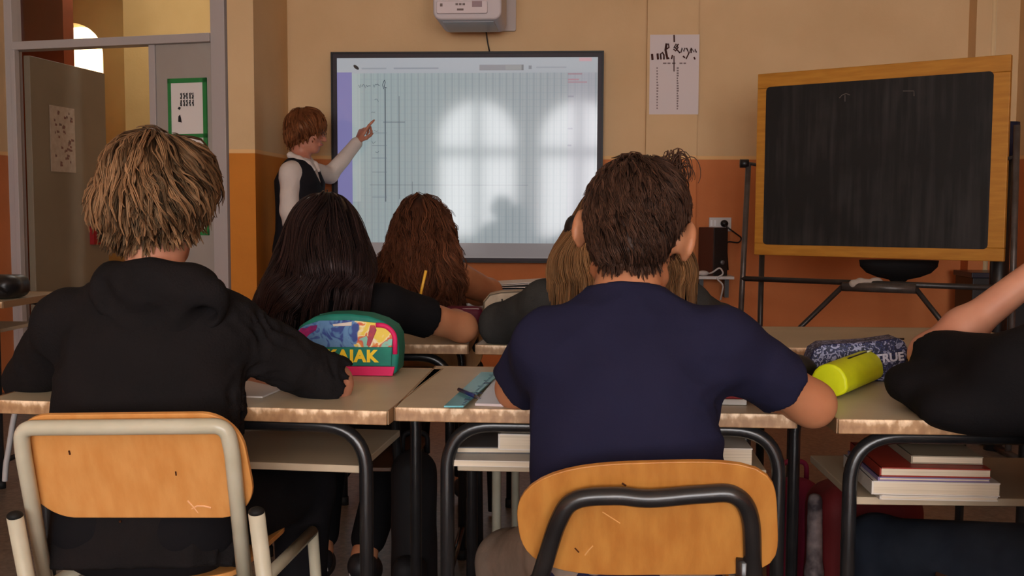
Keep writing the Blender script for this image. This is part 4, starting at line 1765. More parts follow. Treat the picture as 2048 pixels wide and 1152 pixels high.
# plain black-framed chairs of the others
def make_chair():
    t = empty('school_chair')
    L = [(-.17, 0, .012), (-.16, .05, .43), (-.155, -.03, .74), (.155, -.03, .74), (.16, .05, .43), (.17, 0, .012)]
    v, f = tubedata(fillet(L, [.05, .08, .08, .05], 8), .0115, 12)
    mk('back_frame', v, f, M_BLACKT, t, False, smooth=True)
    for s in (-1, 1):
        v, f = tubedata(fillet([(.16 * s, .05, .43), (.16 * s, .40, .43), (.17 * s, .44, .012)], .05), .0115, 12)
        mk('leg', v, f, M_BLACKT, t, False, smooth=True)
    V, Fc = panel(roundrect(.37, .38, .06, 6), Vector((0, .22, .442)), Vector((1, 0, 0)), Vector((0, 1, 0)), Vector((0, 0, 1)), .01, 0)
    mk('seat', V, Fc, mat('seat_shaded_ply', (84, 54, 34), .5, .4), t, False, bevel=.002)  # seat colour darkened to stand in for the shade under the desks
    V, Fc = panel(roundrect(.36, .17, .06, 6), Vector((0, -.004, .66)), Vector((1, 0, 0)), Vector((0, .2, 1)).normalized(), Vector((0, 1, -.2)).normalized(), .009, -.25)
    mk('backrest', V, Fc, M_PLY2, t, False, bevel=.002)
    return t


c4 = make_chair()
c4.location = (P(650, 600, 2.42).x, 2.44, 0)
tag(c4, 'black-framed school chair under the person with long black hair', 'chair', CHG)
SEATS = {}
for key, x, y, rz, lab in (('p6', P(1235, 600, 2.42).x, 2.42, 0, 'black-framed school chair under the person in the charcoal sweater'),
                           ('p5', P(850, 600, 3.2).x, 3.20, 0, 'black-framed school chair under the person with long brown hair'),
                           ('p3', .80, 1.44, 0, 'black-framed school chair under the person in the black t-shirt')):
    c = copy_tree(c4)
    c.location = (x, y, 0)
    c.rotation_euler = (0, 0, rz)
    tag(c, lab, 'chair', CHG)


# ------------------------------------------------------------------ books
def make_book(name, center, w, d, th, rz, m_cover, label, cat='book', group=None, soft=False, coverlabel=None):
    t = empty(name, center, rz, label, cat, group)
    c_ = .0012 if soft else .0022
    v, f = boxdata((-w / 2 + .002, -d / 2 + .001, c_), (w / 2 - .001, d / 2 - .002, th - c_))
    mk('pages', v, f, mat('page_block', (226, 212, 190), .8, .2, c2=(204, 190, 168), scale=4, stretch=(1, 1, 160)), t, False)
    v, f = join([boxdata((-w / 2, -d / 2, 0), (w / 2, d / 2, c_)), boxdata((-w / 2, -d / 2, th - c_), (w / 2, d / 2, th)), boxdata((-w / 2 - .001, -d / 2, 0), (-w / 2 + .002, d / 2, th))])
    mk('cover', v, f, m_cover, t, False)
    return t


M_RED = mat('book_red', (146, 44, 30), .5, .4)
M_GREYC = mat('book_grey', (92, 88, 88), .5, .4)
M_WHC = mat('book_white', (214, 206, 196), .5, .4)
M_TANC = mat('book_sand', (150, 138, 118), .5, .4)
M_DKC = mat('book_charcoal', (48, 46, 48), .45, .4)
M_YEL = mat('book_mustard', (150, 110, 30), .5, .4)
SHZ = .606
# on the shelf of desk 3
x0, x1 = desk3.location.x - .315, desk3.location.x + .30
yb_ = desk3.location.y
G3 = 'books piled on the shelf of the desk with the neon pencil case'
z = .570
for nm, px_a, px_b, y_off, th, m_, lab, rz in (
        ('book', 1752, 1985, .150, .008, M_WHC, 'thin white book lowest in the pile under the neon pencil case desk', .03),
        ('book', 1738, 1990, .140, .024, M_WHC, 'thick white book in the middle of the pile under the right desk', -.02),
        ('notebook', 1748, 1968, .150, .007, mat('book_lilac', (128, 112, 150), .5, .4), 'thin lilac notebook between white book and red book on the shelf', .02),
        ('book', 1752, 1970, .150, .016, M_RED, 'red-covered book near the top of the pile on the desk shelf', 0.0),
        ('book', 1825, 1968, .175, .014, M_TANC, 'small sand-coloured book topmost of the pile on the desk shelf', -.03)):
    a, b_ = P(px_a, 900, yb_ + .07), P(px_b, 900, yb_ + .07)
    w_ = b_.x - a.x
    d_ = .20 if w_ > .15 else .17
    make_book(nm, ((a.x + b_.x) / 2, yb_ + .04 + d_ / 2 + (.03 if w_ < .14 else 0), z + .0005), w_, d_, th, rz * .3, m_, lab, 'book' if nm == 'book' else 'notebook', G3)
    z += th + .0006
# on the shelf of desk 2
G2 = 'books on the shelf under the desk of the navy t-shirt person'
yb_ = desk2.location.y
a, b_ = P(900, 930, yb_ + .06), P(1085, 930, yb_ + .06)
make_book('magazine', ((a.x + b_.x) / 2, yb_ + .17, SHZ + .0005), b_.x - a.x, .25, .011, .0, M_WHC, 'curling white magazine lying lowest on the shelf beside the desk leg', 'magazine', G2, soft=True)
a, b_ = P(908, 915, yb_ + .10), P(1070, 915, yb_ + .10)
make_book('notebook', ((a.x + b_.x) / 2, yb_ + .20, SHZ + .012), b_.x - a.x, .20, .012, .05, M_GREYC, 'dark grey notebook on top of the white magazine under the desk', 'notebook', G2)
a, b_ = P(1000, 905, yb_ + .075), P(1120, 905, yb_ + .075)
make_book('book', ((a.x + b_.x) / 2, yb_ + .16, SHZ + .0245), b_.x - a.x, .17, .030, -.03, M_WHC, 'thick cream book with grey top lying on the grey notebook', 'book', G2)
a, b_ = P(1400, 905, yb_ + .07), P(1503, 905, yb_ + .07)
make_book('book', ((a.x + b_.x) / 2, yb_ + .17, SHZ + .0005), b_.x - a.x, .2, .036, .02, M_WHC, 'thick cream book on the shelf just behind the black-framed chair', 'book', G2)

# ------------------------------------------------------------------ things on desk 1 and 2
# bright pencil case
q0, q1 = PZ(604, 752, TOPZ), PZ(792, 750, TOPZ)
kc = empty('pencil_case', (q0 + q1) / 2, label='bright blue, teal and pink pencil case lettered KAJAK in yellow', cat='pencil case')
s_ = F / ((q0.y + q1.y) / 2)
KY = (q0.y + q1.y) / 2


def kp(px, py, dy=0.0):
    return P(px, py, KY + dy)


outl = [(640, 753), (790, 752), (795, 740), (797, 690), (796, 665), (785, 650), (765, 640), (735, 632), (690, 628), (650, 629), (625, 635), (604, 650), (592, 656), (593, 664), (604, 684), (606, 753)]
outl = [(606, 753), (786, 752), (795, 742), (798, 700), (796, 672), (786, 655), (765, 642), (735, 632), (695, 627.5), (655, 628.5), (628, 634), (606, 647), (597, 654), (594, 664), (600, 684), (604, 720)]


def k_mat():
    m = bpy.data.materials.new('case_print')
    m.use_nodes = True
    nt = m.node_tree
    b = nt.nodes['Principled BSDF']
    b.inputs['Roughness'].default_value = .55
    tc = nt.nodes.new('ShaderNodeTexCoord')
    n = nt.nodes.new('ShaderNodeTexNoise')
    n.inputs['Scale'].default_value = 26
    n.inputs['Detail'].default_value = 2
    n.inputs['Distortion'].default_value = 1.4
    nt.links.new(tc.outputs['Object'], n.inputs['Vector'])
    sp = nt.nodes.new('ShaderNodeSeparateXYZ')
    nt.links.new(tc.outputs['Object'], sp.inputs[0])
    cr = nt.nodes.new('ShaderNodeValToRGB')
    els = [(.0, (34, 48, 120)), (.40, (40, 66, 140)), (.46, (84, 130, 178)), (.56, (96, 140, 186)), (.60, (60, 96, 160)), (.66, (44, 58, 130)), (.72, (120, 150, 180))]
    while len(cr.color_ramp.elements) < len(els):
        cr.color_ramp.elements.new(.5)
    for e, (p_, c_) in zip(cr.color_ramp.elements, els):
        e.position = p_
        e.color = lin(c_)
    nt.links.new(n.outputs['Fac'], cr.inputs[0])
    cr2 = nt.nodes.new('ShaderNodeValToRGB')
    els = [(.0, (226, 196, 60)), (.42, (230, 200, 70)), (.48, (236, 226, 190)), (.52, (222, 140, 40)), (.58, (200, 70, 60)), (.64, (130, 190, 170))]
    while len(cr2.color_ramp.elements) < len(els):
        cr2.color_ramp.elements.new(.5)
    for e, (p_, c_) in zip(cr2.color_ramp.elements, els):
        e.position = p_
        e.color = lin(c_)
    n3 = nt.nodes.new('ShaderNodeTexNoise')
    n3.inputs['Scale'].default_value = 34
    n3.inputs['Distortion'].default_value = 1
    nt.links.new(tc.outputs['Object'], n3.inputs['Vector'])
    nt.links.new(n3.outputs['Fac'], cr2.inputs[0])
    r = nt.nodes.new('ShaderNodeMapRange')
    r.inputs['From Min'].default_value = .030
    r.inputs['From Max'].default_value = .036
    ad = nt.nodes.new('ShaderNodeMath')
    ad.operation = 'MULTIPLY_ADD'
    ad.inputs[1].default_value = .05
    nt.links.new(n.outputs['Fac'], ad.inputs[0])
    nt.links.new(sp.outputs['X'], ad.inputs[2])
    nt.links.new(ad.outputs[0], r.inputs[0])
    r.inputs['From Min'].default_value = .046
    r.inputs['From Max'].default_value = .050
    mx = nt.nodes.new('ShaderNodeMix')
    mx.data_type = 'RGBA'
    nt.links.new(r.outputs[0], mx.inputs[0])
    nt.links.new(cr.outputs[0], mx.inputs[6])
    nt.links.new(cr2.outputs[0], mx.inputs[7])
    nt.links.new(mx.outputs[2], b.inputs['Base Color'])
    return m


M_KB, M_TEAL, M_PINK, M_KYEL = k_mat(), mat('teal_cloth', (28, 128, 108), .6, .3, c2=(24, 112, 98), scale=30), mat('pink_cloth', (214, 34, 96), .6, .3), mat('yellow_letter', (246, 206, 40), .5, .3)
pl2 = [(kp(x, y).x, kp(x, y).z) for x, y in outl]
z0_ = TOPZ + .001
pl2 = [(x, max(z, z0_)) for x, z in pl2]
v, f = prismdata(pl2, (0, KY, 0), (1, 0, 0), (0, 0, 1), (0, 1, 0), 0, .085)
mk('case_body', v, f, M_TEAL, kc, bevel=.008, seg=3)


def kplate(name, pts, m, d0, d1, bev=.001):
    v, f = prismdata([(kp(x, y).x, max(kp(x, y).z, z0_)) for x, y in pts], (0, KY, 0), (1, 0, 0), (0, 0, 1), (0, 1, 0), d0, d1)
    return mk(name, v, f, m, kc, bevel=bev)


kplate('printed_panel', [(604, 694), (784, 694), (786, 672), (776, 655), (756, 646), (700, 640), (640, 641), (612, 650), (598, 658), (597, 668)], M_KB, -.004, .004)
kplate('lettered_band', [(604, 731), (783, 731), (785, 694), (604, 694)], M_TEAL, -.0055, .003)
kplate('base_strip', [(606, 753), (786, 752), (790, 733), (700, 732), (606, 731)], M_PINK, -.006, .003)
kplate('white_print', [(666, 648), (705, 643), (704, 651), (668, 652)], mat('print_cream', (216, 206, 196), .6, .3), -.006, -.003)
kplate('heart_print', [(598, 662), (604, 655), (614, 656), (622, 651), (636, 650), (633, 660), (620, 668), (612, 676), (602, 672)], mat('print_magenta', (196, 34, 110), .6, .3, c2=(80, 24, 100), scale=40), -.006, -.003)
kplate('cone_print', [(734, 690), (741, 650), (750, 650), (754, 660), (741, 692)], mat('print_orange_purple', (206, 84, 60), .6, .3, c2=(110, 30, 100), scale=30), -.006, -.003)
tube('piping', fillet([kp(752, 650, -.006), kp(772, 651, -.006), kp(790, 668, -.006), kp(790, 708, -.006)], .02, 8), .0052, M_PINK, kc)
tc_ = kp(703, 713, -.0075)
text('lettering', 'KAJAK', M_KYEL, kc, tc_, (1, 0, .0), (0, 0, 1), .034, bold=.0017, spacing=1.13, width=(kp(745, 713).x - kp(640, 713).x))
z_ = [tuple(kp(x, y, .04)) for x, y in ((640, 630), (700, 626), (745, 633), (790, 655), (800, 680))]
tube('zip', z_, .0022, mat('zip_teal', (60, 150, 130), .5, .4), kc)

# papers beside the hoodie person
c = PZ(505, 792, TOPZ)
ex = empty('exercise_book', (c.x - .08, c.y + .06, TOPZ + .0006), -.12, 'open white exercise book under the hoodie sleeve', 'exercise book')
v, f = boxdata((-.20, -.07, 0), (-.001, .11, .003))
mk('page', v, f, M_PAPER, ex, False)
v, f = boxdata((.001, -.07, 0), (.115, .11, .003))
mk('page', v, f, M_PAPER, ex, False)
c = PZ(985, 800, TOPZ)
p_a = [PZ(950, 812, TOPZ), PZ(1120, 818, TOPZ), PZ(1150, 752, TOPZ), PZ(1000, 748, TOPZ)]
n_ = empty('plastic_folder', (p_a[0] + p_a[2]) / 2, label='clear pinkish plastic sleeve of papers beside the turquoise ruler', cat='folder')
V = [(q.x, q.y, TOPZ + .0005) for q in p_a] + [(q.x, q.y, TOPZ + .004) for q in p_a]
mk('sheets', V, [(0, 3, 2, 1), (4, 5, 6, 7), (0, 1, 5, 4), (1, 2, 6, 5), (2, 3, 7, 6), (3, 0, 4, 7)], mat('sheets_pink_white', (206, 190, 188), .7, .3, c2=(190, 176, 178), scale=20), n_)
V = [(q.x, q.y, TOPZ + .0042) for q in p_a] + [(q.x, q.y, TOPZ + .0048) for q in p_a]
M_SLEEVE = mat('clear_sleeve', (210, 200, 200), .2, .6)
mk('sleeve', V, [(0, 3, 2, 1), (4, 5, 6, 7), (0, 1, 5, 4), (1, 2, 6, 5), (2, 3, 7, 6), (3, 0, 4, 7)], M_SLEEVE, n_)
# turquoise ruler, resting slightly on the folder
ra = [PZ(888, 821, TOPZ), PZ(927, 821, TOPZ), PZ(1002, 752, TOPZ), PZ(962, 752, TOPZ)]
ru = empty('ruler', (ra[0] + ra[2]) / 2, label='turquoise plastic ruler lying askew on the desk', cat='ruler')
zz = [TOPZ + .0055] * 4
V = [(q.x, q.y, z) for q, z in zip(ra, zz)] + [(q.x, q.y, z + .0028) for q, z in zip(ra, zz)]
mk('blade', V, [(0, 3, 2, 1), (4, 5, 6, 7), (0, 1, 5, 4), (1, 2, 6, 5), (2, 3, 7, 6), (3, 0, 4, 7)], mat('turquoise_plastic', (92, 168, 178), .25, .5), ru)
e0_, e1_ = (ra[1] - ra[0]), (ra[3] - ra[0])
parts = []
for i in range(1, 28):
    t_ = i / 28
    l_ = .30 if i % 5 == 0 else .16
    a = ra[0] + e1_ * t_ + e0_ * (1 - l_)
    b_ = ra[0] + e1_ * t_ + e0_ * .98
    parts.append(tubedata([(a.x, a.y, TOPZ + .0084), (b_.x, b_.y, TOPZ + .0084)], .0005, 4))
V, Fc = join(parts)
mk('graduation', V, Fc, mat('mark_navy', (30, 48, 84), .6, .3), ru)
for px_, py_ in ((958, 786), (935, 800), (975, 766)):
    q = PZ(px_, py_, TOPZ + .0084)
    box('printed_mark', (q.x - .006, q.y - .004, TOPZ + .0083), (q.x + .006, q.y + .004, TOPZ + .0088), MATS['mark_navy'], ru)
pn = empty('pen', PZ(945, 785, TOPZ), label='dark blue pen lying across the turquoise ruler', cat='pen')
pa_, pb_ = PZ(918, 779, TOPZ + .013), PZ(960, 797, TOPZ + .013)
tube('barrel', [pa_, pa_ + (pb_ - pa_) * .8], .0038, mat('pen_navy', (30, 40, 84), .3, .5), pn)
tube('tip', [pa_ + (pb_ - pa_) * .8, pb_], [.0038, .0012], mat('pen_metal', (120, 120, 128), .3, .5, metal=.6), pn)
bl_o = empty('eraser_case', PZ(1477, 808, TOPZ), label='small red and white box on the desk edge behind the navy t-shirt', cat='box')
q = PZ(1470, 812, TOPZ)
box('sleeve', (q.x - .03, q.y + .005, TOPZ + .0005), (q.x + .022, q.y + .035, TOPZ + .011), mat('soft_white', (206, 198, 190), .7, .3), bl_o, bevel=.002)
box('lid', (q.x - .03, q.y + .008, TOPZ + .0112), (q.x + .03, q.y + .05, TOPZ + .022), mat('dull_red', (150, 40, 44), .6, .3), bl_o, bevel=.002)

# neon pencil case on desk 3
nc = empty('pencil_case', PZ(1700, 790, TOPZ), label='neon yellow-green tubular pencil case with a black zip', cat='pencil case')
ea = PZ(1688, 800, TOPZ)
eb = PZ(1762, 766, TOPZ)
r0 = .030
ax = (eb - ea).normalized()
side = Vector((-ax.y, ax.x, 0))
M_NEON = mat('neon_cloth', (206, 214, 20), .5, .3, c2=(194, 204, 14), scale=20, bump=.08)
prof = []
for i in range(20):
    a = 2 * PI * i / 20
    x = math.cos(a) * (.035 if math.sin(a) > 0 else .038)
    z = math.sin(a) * (.037 if math.sin(a) > 0 else .026)
    prof.append((x, z + .027))
o_ = ea + side * .030
v, f = prismdata(prof, (o_.x, o_.y, TOPZ + .001), side, (0, 0, 1), ax, 0, (eb - ea).length)
V = [Vector(q) for q in v]
mk('case_body', V, f, M_NEON, nc, bevel=.006, seg=3)
zl = []
for i in range(7):
    t_ = i / 6
    zl.append(o_ + ax * ((eb - ea).length * (.40 + .5 * t_)) + Vector((0, 0, .0648)) - side * .006)
tube('zip', zl, .0016, M_BLACKP, nc)
tube('zip_pull', [zl[-1], zl[-1] + ax * .012 + Vector((0, 0, .002)) - side * .006], .0018, mat('pull_white', (210, 212, 190), .5, .4), nc)
# patterned case behind it
M_PAT = bpy.data.materials.new('navy_scribble_cloth')
M_PAT.use_nodes = True
nt = M_PAT.node_tree
b = nt.nodes['Principled BSDF']
b.inputs['Roughness'].default_value = .6
tc = nt.nodes.new('ShaderNodeTexCoord')
n1 = nt.nodes.new('ShaderNodeTexNoise')
n1.inputs['Scale'].default_value = 75
n1.inputs['Detail'].default_value = 1.0
n1.inputs['Distortion'].default_value = 2.2
nt.links.new(tc.outputs['Object'], n1.inputs['Vector'])
cr = nt.nodes.new('ShaderNodeValToRGB')
els = [(0, (18, 20, 40)), (.425, (150, 152, 184)), (.445, (20, 22, 46)), (.540, (20, 22, 48)), (.555, (70, 80, 150)), (.58, (24, 28, 60))]
while len(cr.color_ramp.elements) < len(els):
    cr.color_ramp.elements.new(.5)
for e, (p_, c_) in zip(cr.color_ramp.elements, els):
    e.position = p_
    e.color = lin(c_)
nt.links.new(n1.outputs['Fac'], cr.inputs[0])
nt.links.new(cr.outputs[0], b.inputs['Base Color'])
pcs = empty('pencil_case', PZ(1720, 745, TOPZ), label='navy pencil case covered in white scribbles behind the neon one', cat='pencil case')
YPc = eb.y + .012
outl = [(1622, 775), (1790, 772), (1812, 740), (1818, 700), (1810, 682), (1795, 676), (1740, 684), (1690, 687), (1645, 689), (1628, 700), (1618, 725), (1616, 760)]
v, f = prismdata([(P(x, y, YPc).x, max(P(x, y, YPc).z, TOPZ + .001)) for x, y in outl], (0, YPc, 0), (1, 0, 0), (0, 0, 1), (0, 1, 0), 0, .07)
mk('case_body', v, f, M_PAT, pcs, bevel=.010, seg=3)
text('lettering', 'TRUE', mat('scribble_white', (206, 204, 220), .6, .3), pcs, P(1779, 716, YPc - .0015), (1, 0, .12), (-.12, 0, 1), .024, bold=.0008)
tube('zip', [P(x, y, YPc + .03) for x, y in ((1640, 688), (1700, 684), (1760, 678), (1808, 678))], .002, M_BLACKP, pcs)
dk = empty('pencil_case', PZ(1590, 735, TOPZ), label='small black pencil case just beyond the navy t-shirt sleeve', cat='pencil case')
fq = Field(.004, .02)
q = P(1588, 712, 2.14)
fq.ell((q.x, 2.16, TOPZ + .031), (.050, .03, .030))
o, _, _ = blob('case_body', fq, M_BLACKP, dk)

# row two: white and burgundy cases, pencil
wc = empty('pencil_case', PZ(1010, 652, TOPZ), label='off-white pencil case with grey zip edge behind the charcoal sleeve', cat='pencil case')
YWc = PZ(1010, 655, TOPZ).y
outl = [(966, 656), (1060, 657), (1066, 600), (1058, 586), (1040, 581), (1000, 583), (978, 588), (966, 602), (964, 630)]
M_OFFW = mat('off_white_cloth', (188, 172, 150), .7, .3, c2=(170, 154, 134), scale=40)
pts = [(P(x, y, YWc).x, max(P(x, y, YWc).z, TOPZ + .001)) for x, y in outl]
v, f = prismdata(pts, (0, YWc, 0), (1, 0, 0), (0, 0, 1), (0, 1, 0), 0, .07)
mk('case_body', v, f, M_OFFW, wc, bevel=.012, seg=3)
tube('zip_edge', [P(x, y, YWc + .004) for x, y in ((968, 640), (968, 606), (980, 591), (1002, 586), (1040, 584), (1056, 590))], .0028, mat('zip_grey', (96, 84, 66), .5, .4), wc)
tube('zip_pull', [P(1004, 598, YWc - .002), P(1005, 612, YWc - .002)], .0022, M_BLACKP, wc)
bc_ = empty('pencil_case', PZ(925, 650, TOPZ), label='burgundy pencil case with pale zip beside the off-white one', cat='pencil case')
fq = Field(.004, .02)
q = PZ(925, 650, TOPZ)
fq.bx((q.x, q.y + .03, TOPZ + .028), (.062, .032, .027), r=.02)
o, _, _ = blob('case_body', fq, mat('burgundy_cloth', (92, 22, 44), .6, .3), bc_)
tube('zip', [(q.x - .05, q.y + .006, TOPZ + .047), (q.x + .05, q.y + .006, TOPZ + .049)], .0022, mat('zip_pale', (190, 168, 170), .5, .4), bc_)

# papers and folder on the third row
q = PZ(1040, 607, TOPZ)
fo = make_book('folder', (q.x - .02, q.y + .14, TOPZ + .0005), .34, .22, .028, .04, mat('navy_black', (30, 32, 46), .4, .4), 'dark navy folder lowest in the pile on the third-row desk', 'folder', 'pile on the third-row desk')
fo = make_book('folder', (q.x + .0, q.y + .14, TOPZ + .029), .32, .21, .022, -.03, mat('blue_grey_cover', (92, 104, 128), .4, .4), 'blue-grey folder in the middle of the pile on the third-row desk', 'folder', 'pile on the third-row desk')
sh_ = empty('paper_sheets', (q.x + .02, q.y + .14, TOPZ + .052), .08, 'loose white papers on top of the folders on the third-row desk', 'papers', 'pile on the third-row desk')
for i, (a_, z_) in enumerate(((0, 0), (.07, .004), (-.05, .008))):
    ca_, sa_ = math.cos(a_), math.sin(a_)
    V = []
    for zt in (0, .0025):
        for x, y in ((-.16, -.1), (.16, -.1), (.16, .1), (-.16, .1)):
            V.append((x * ca_ - y * sa_, x * sa_ + y * ca_, z_ + zt + .02 * (x > 0) * (i > 0) + .004))
    mk('sheet', V, [(0, 3, 2, 1), (4, 5, 6, 7), (0, 1, 5, 4), (1, 2, 6, 5), (2, 3, 7, 6), (3, 0, 4, 7)], M_PAPER, sh_, False)

# black bag on the desk near the door
bg_ = empty('bag', (desk8.location.x + .2, desk8.location.y + .15, TOPZ), label='soft black bag on the desk near the open door', cat='bag')
q = P(8, 590, desk8.location.y + .12)
fq = Field(.007, .03)
fq.bx((q.x - .06, desk8.location.y + .16, TOPZ + .045), (.11, .09, .044), r=.035)
fq.cone((q.x - .1, desk8.location.y + .12, TOPZ + .075), (q.x + .035, desk8.location.y + .13, TOPZ + .06), .022)
o, _, _ = blob('bag_body', fq, M_BLACKP, bg_, fold(.006, 50, 5))
tube('strap', [(q.x - .10, desk8.location.y + .06, TOPZ + .08), (q.x - .02, desk8.location.y + .04, TOPZ + .075), (q.x + .04, desk8.location.y + .07, TOPZ + .03)], .006, M_BLACKP, bg_)


# backpacks under and between the desks
def backpack(cx, cy, w, d, h, rz, c, label, patch=None, z0=0.0):
    t = empty('backpack', (cx, cy, z0), label=label, cat='backpack')
    R = Matrix.Rotation(rz, 3, 'Z')
    m = mat('bag_' + label[:10].replace(' ', '_'), c, .7, .3, bump=.1)

    def L(x, y, z):
        return Vector((cx, cy, z0)) + R @ Vector((x, y, z))
    fq = Field(.008, .04)
    fq.bx(L(0, 0, h * .48), (w / 2, d / 2, h * .48), R, r=.06)
    o, _, _ = blob('bag_body', fq, m, t, fold(.005, 40, 7), 2)
    fq = Field(.007, .02)
    fq.bx(L(0, -d / 2 - .01, h * .28), (w * .36, .035, h * .2), R, r=.03)
    blob('front_pocket', fq, m, t, None, 1)
    tube('haul_loop', fillet([L(-.03, .02, h * .93), L(-.03, .02, h * 1.03), L(.03, .02, h * 1.03), L(.03, .02, h * .93)], .02), .006, m, t)
    if patch:
        fq = Field(.006, .015)
        fq.chain([L(-w * .5, -d * .3, h * .9), L(-w * .53, -d * .5, h * .6), L(-w * .5, -d * .45, h * .2)], [.016, .018, .015])
        blob('shoulder_strap', fq, patch, t)
    return t


backpack(P(1607, 1000, 2.42).x, 2.50, .13, .12, .46, .1, (120, 20, 52), 'magenta backpack hanging between the two nearest desks')
backpack(P(1720, 1010, 2.2).x + .04, 2.32, .24, .16, .50, .05, (104, 24, 26), 'dark red backpack with a pale strap under the right desk', mat('strap_patterned', (148, 132, 130), .7, .3, c2=(60, 50, 54), scale=24))

backpack(P(832, 1000, 2.5).x, 2.47, .11, .12, .50, 0, (20, 19, 21), 'black backpack hanging in the dark gap between the two nearest desks', z0=.02)  # invented bag, fills the gap that shade turns black

YST = 1.98
st_ = tube('hanging_strap', catmull([P(30, 826, YST), P(25, 850, YST), P(18, 895, YST), P(12, 930, YST), P(10, 962, YST)]), .0055, mat('strap_pale', (150, 146, 144), .5, .4))
tag(st_, 'pale grey strap hanging below the near edge of the leftmost front desk', 'strap')

# scuffs on the darker chair back
for pts, r_ in (([(1205, 1023), (1222, 1034), (1240, 1046)], .0009), ([(1150, 1093), (1158, 1102)], .0012), ([(1170, 1108), (1178, 1098), (1186, 1090)], .0010), ([(1244, 966), (1252, 971)], .0016)):
    q = []
    for x, y in pts:
        d = ray(x, y)
        g = CAM + d * ((pc2 - CAM).dot(un2) / d.dot(un2))
        xx = (g - pc2).dot(ux2)
        q.append(g + un2 * (-.3 * xx * xx - .0003))
    v, f = tubedata(q, r_, 6)
    mk('scratch', v, f, M_NICK if r_ > .0011 else mat('scuff_soft', (214, 162, 100), .6, .3), ch2)

# ------------------------------------------------------------------ people
M_SKIN = mat('skin', (196, 140, 112), .5, .35, c2=(186, 126, 100), scale=14, sss=.08)
M_SKIN2 = mat('skin_tan', (186, 128, 92), .5, .35, c2=(176, 116, 82), scale=14, sss=.08)
M_SKIN3 = mat('skin_rosy', (190, 130, 106), .5, .35, c2=(178, 114, 92), scale=14, sss=.08)
M_SHOE = mat('shoe_black', (30, 29, 32), .5, .4)
M_SOLE = mat('shoe_sole', (190, 186, 184), .6, .3)
V3 = Vector


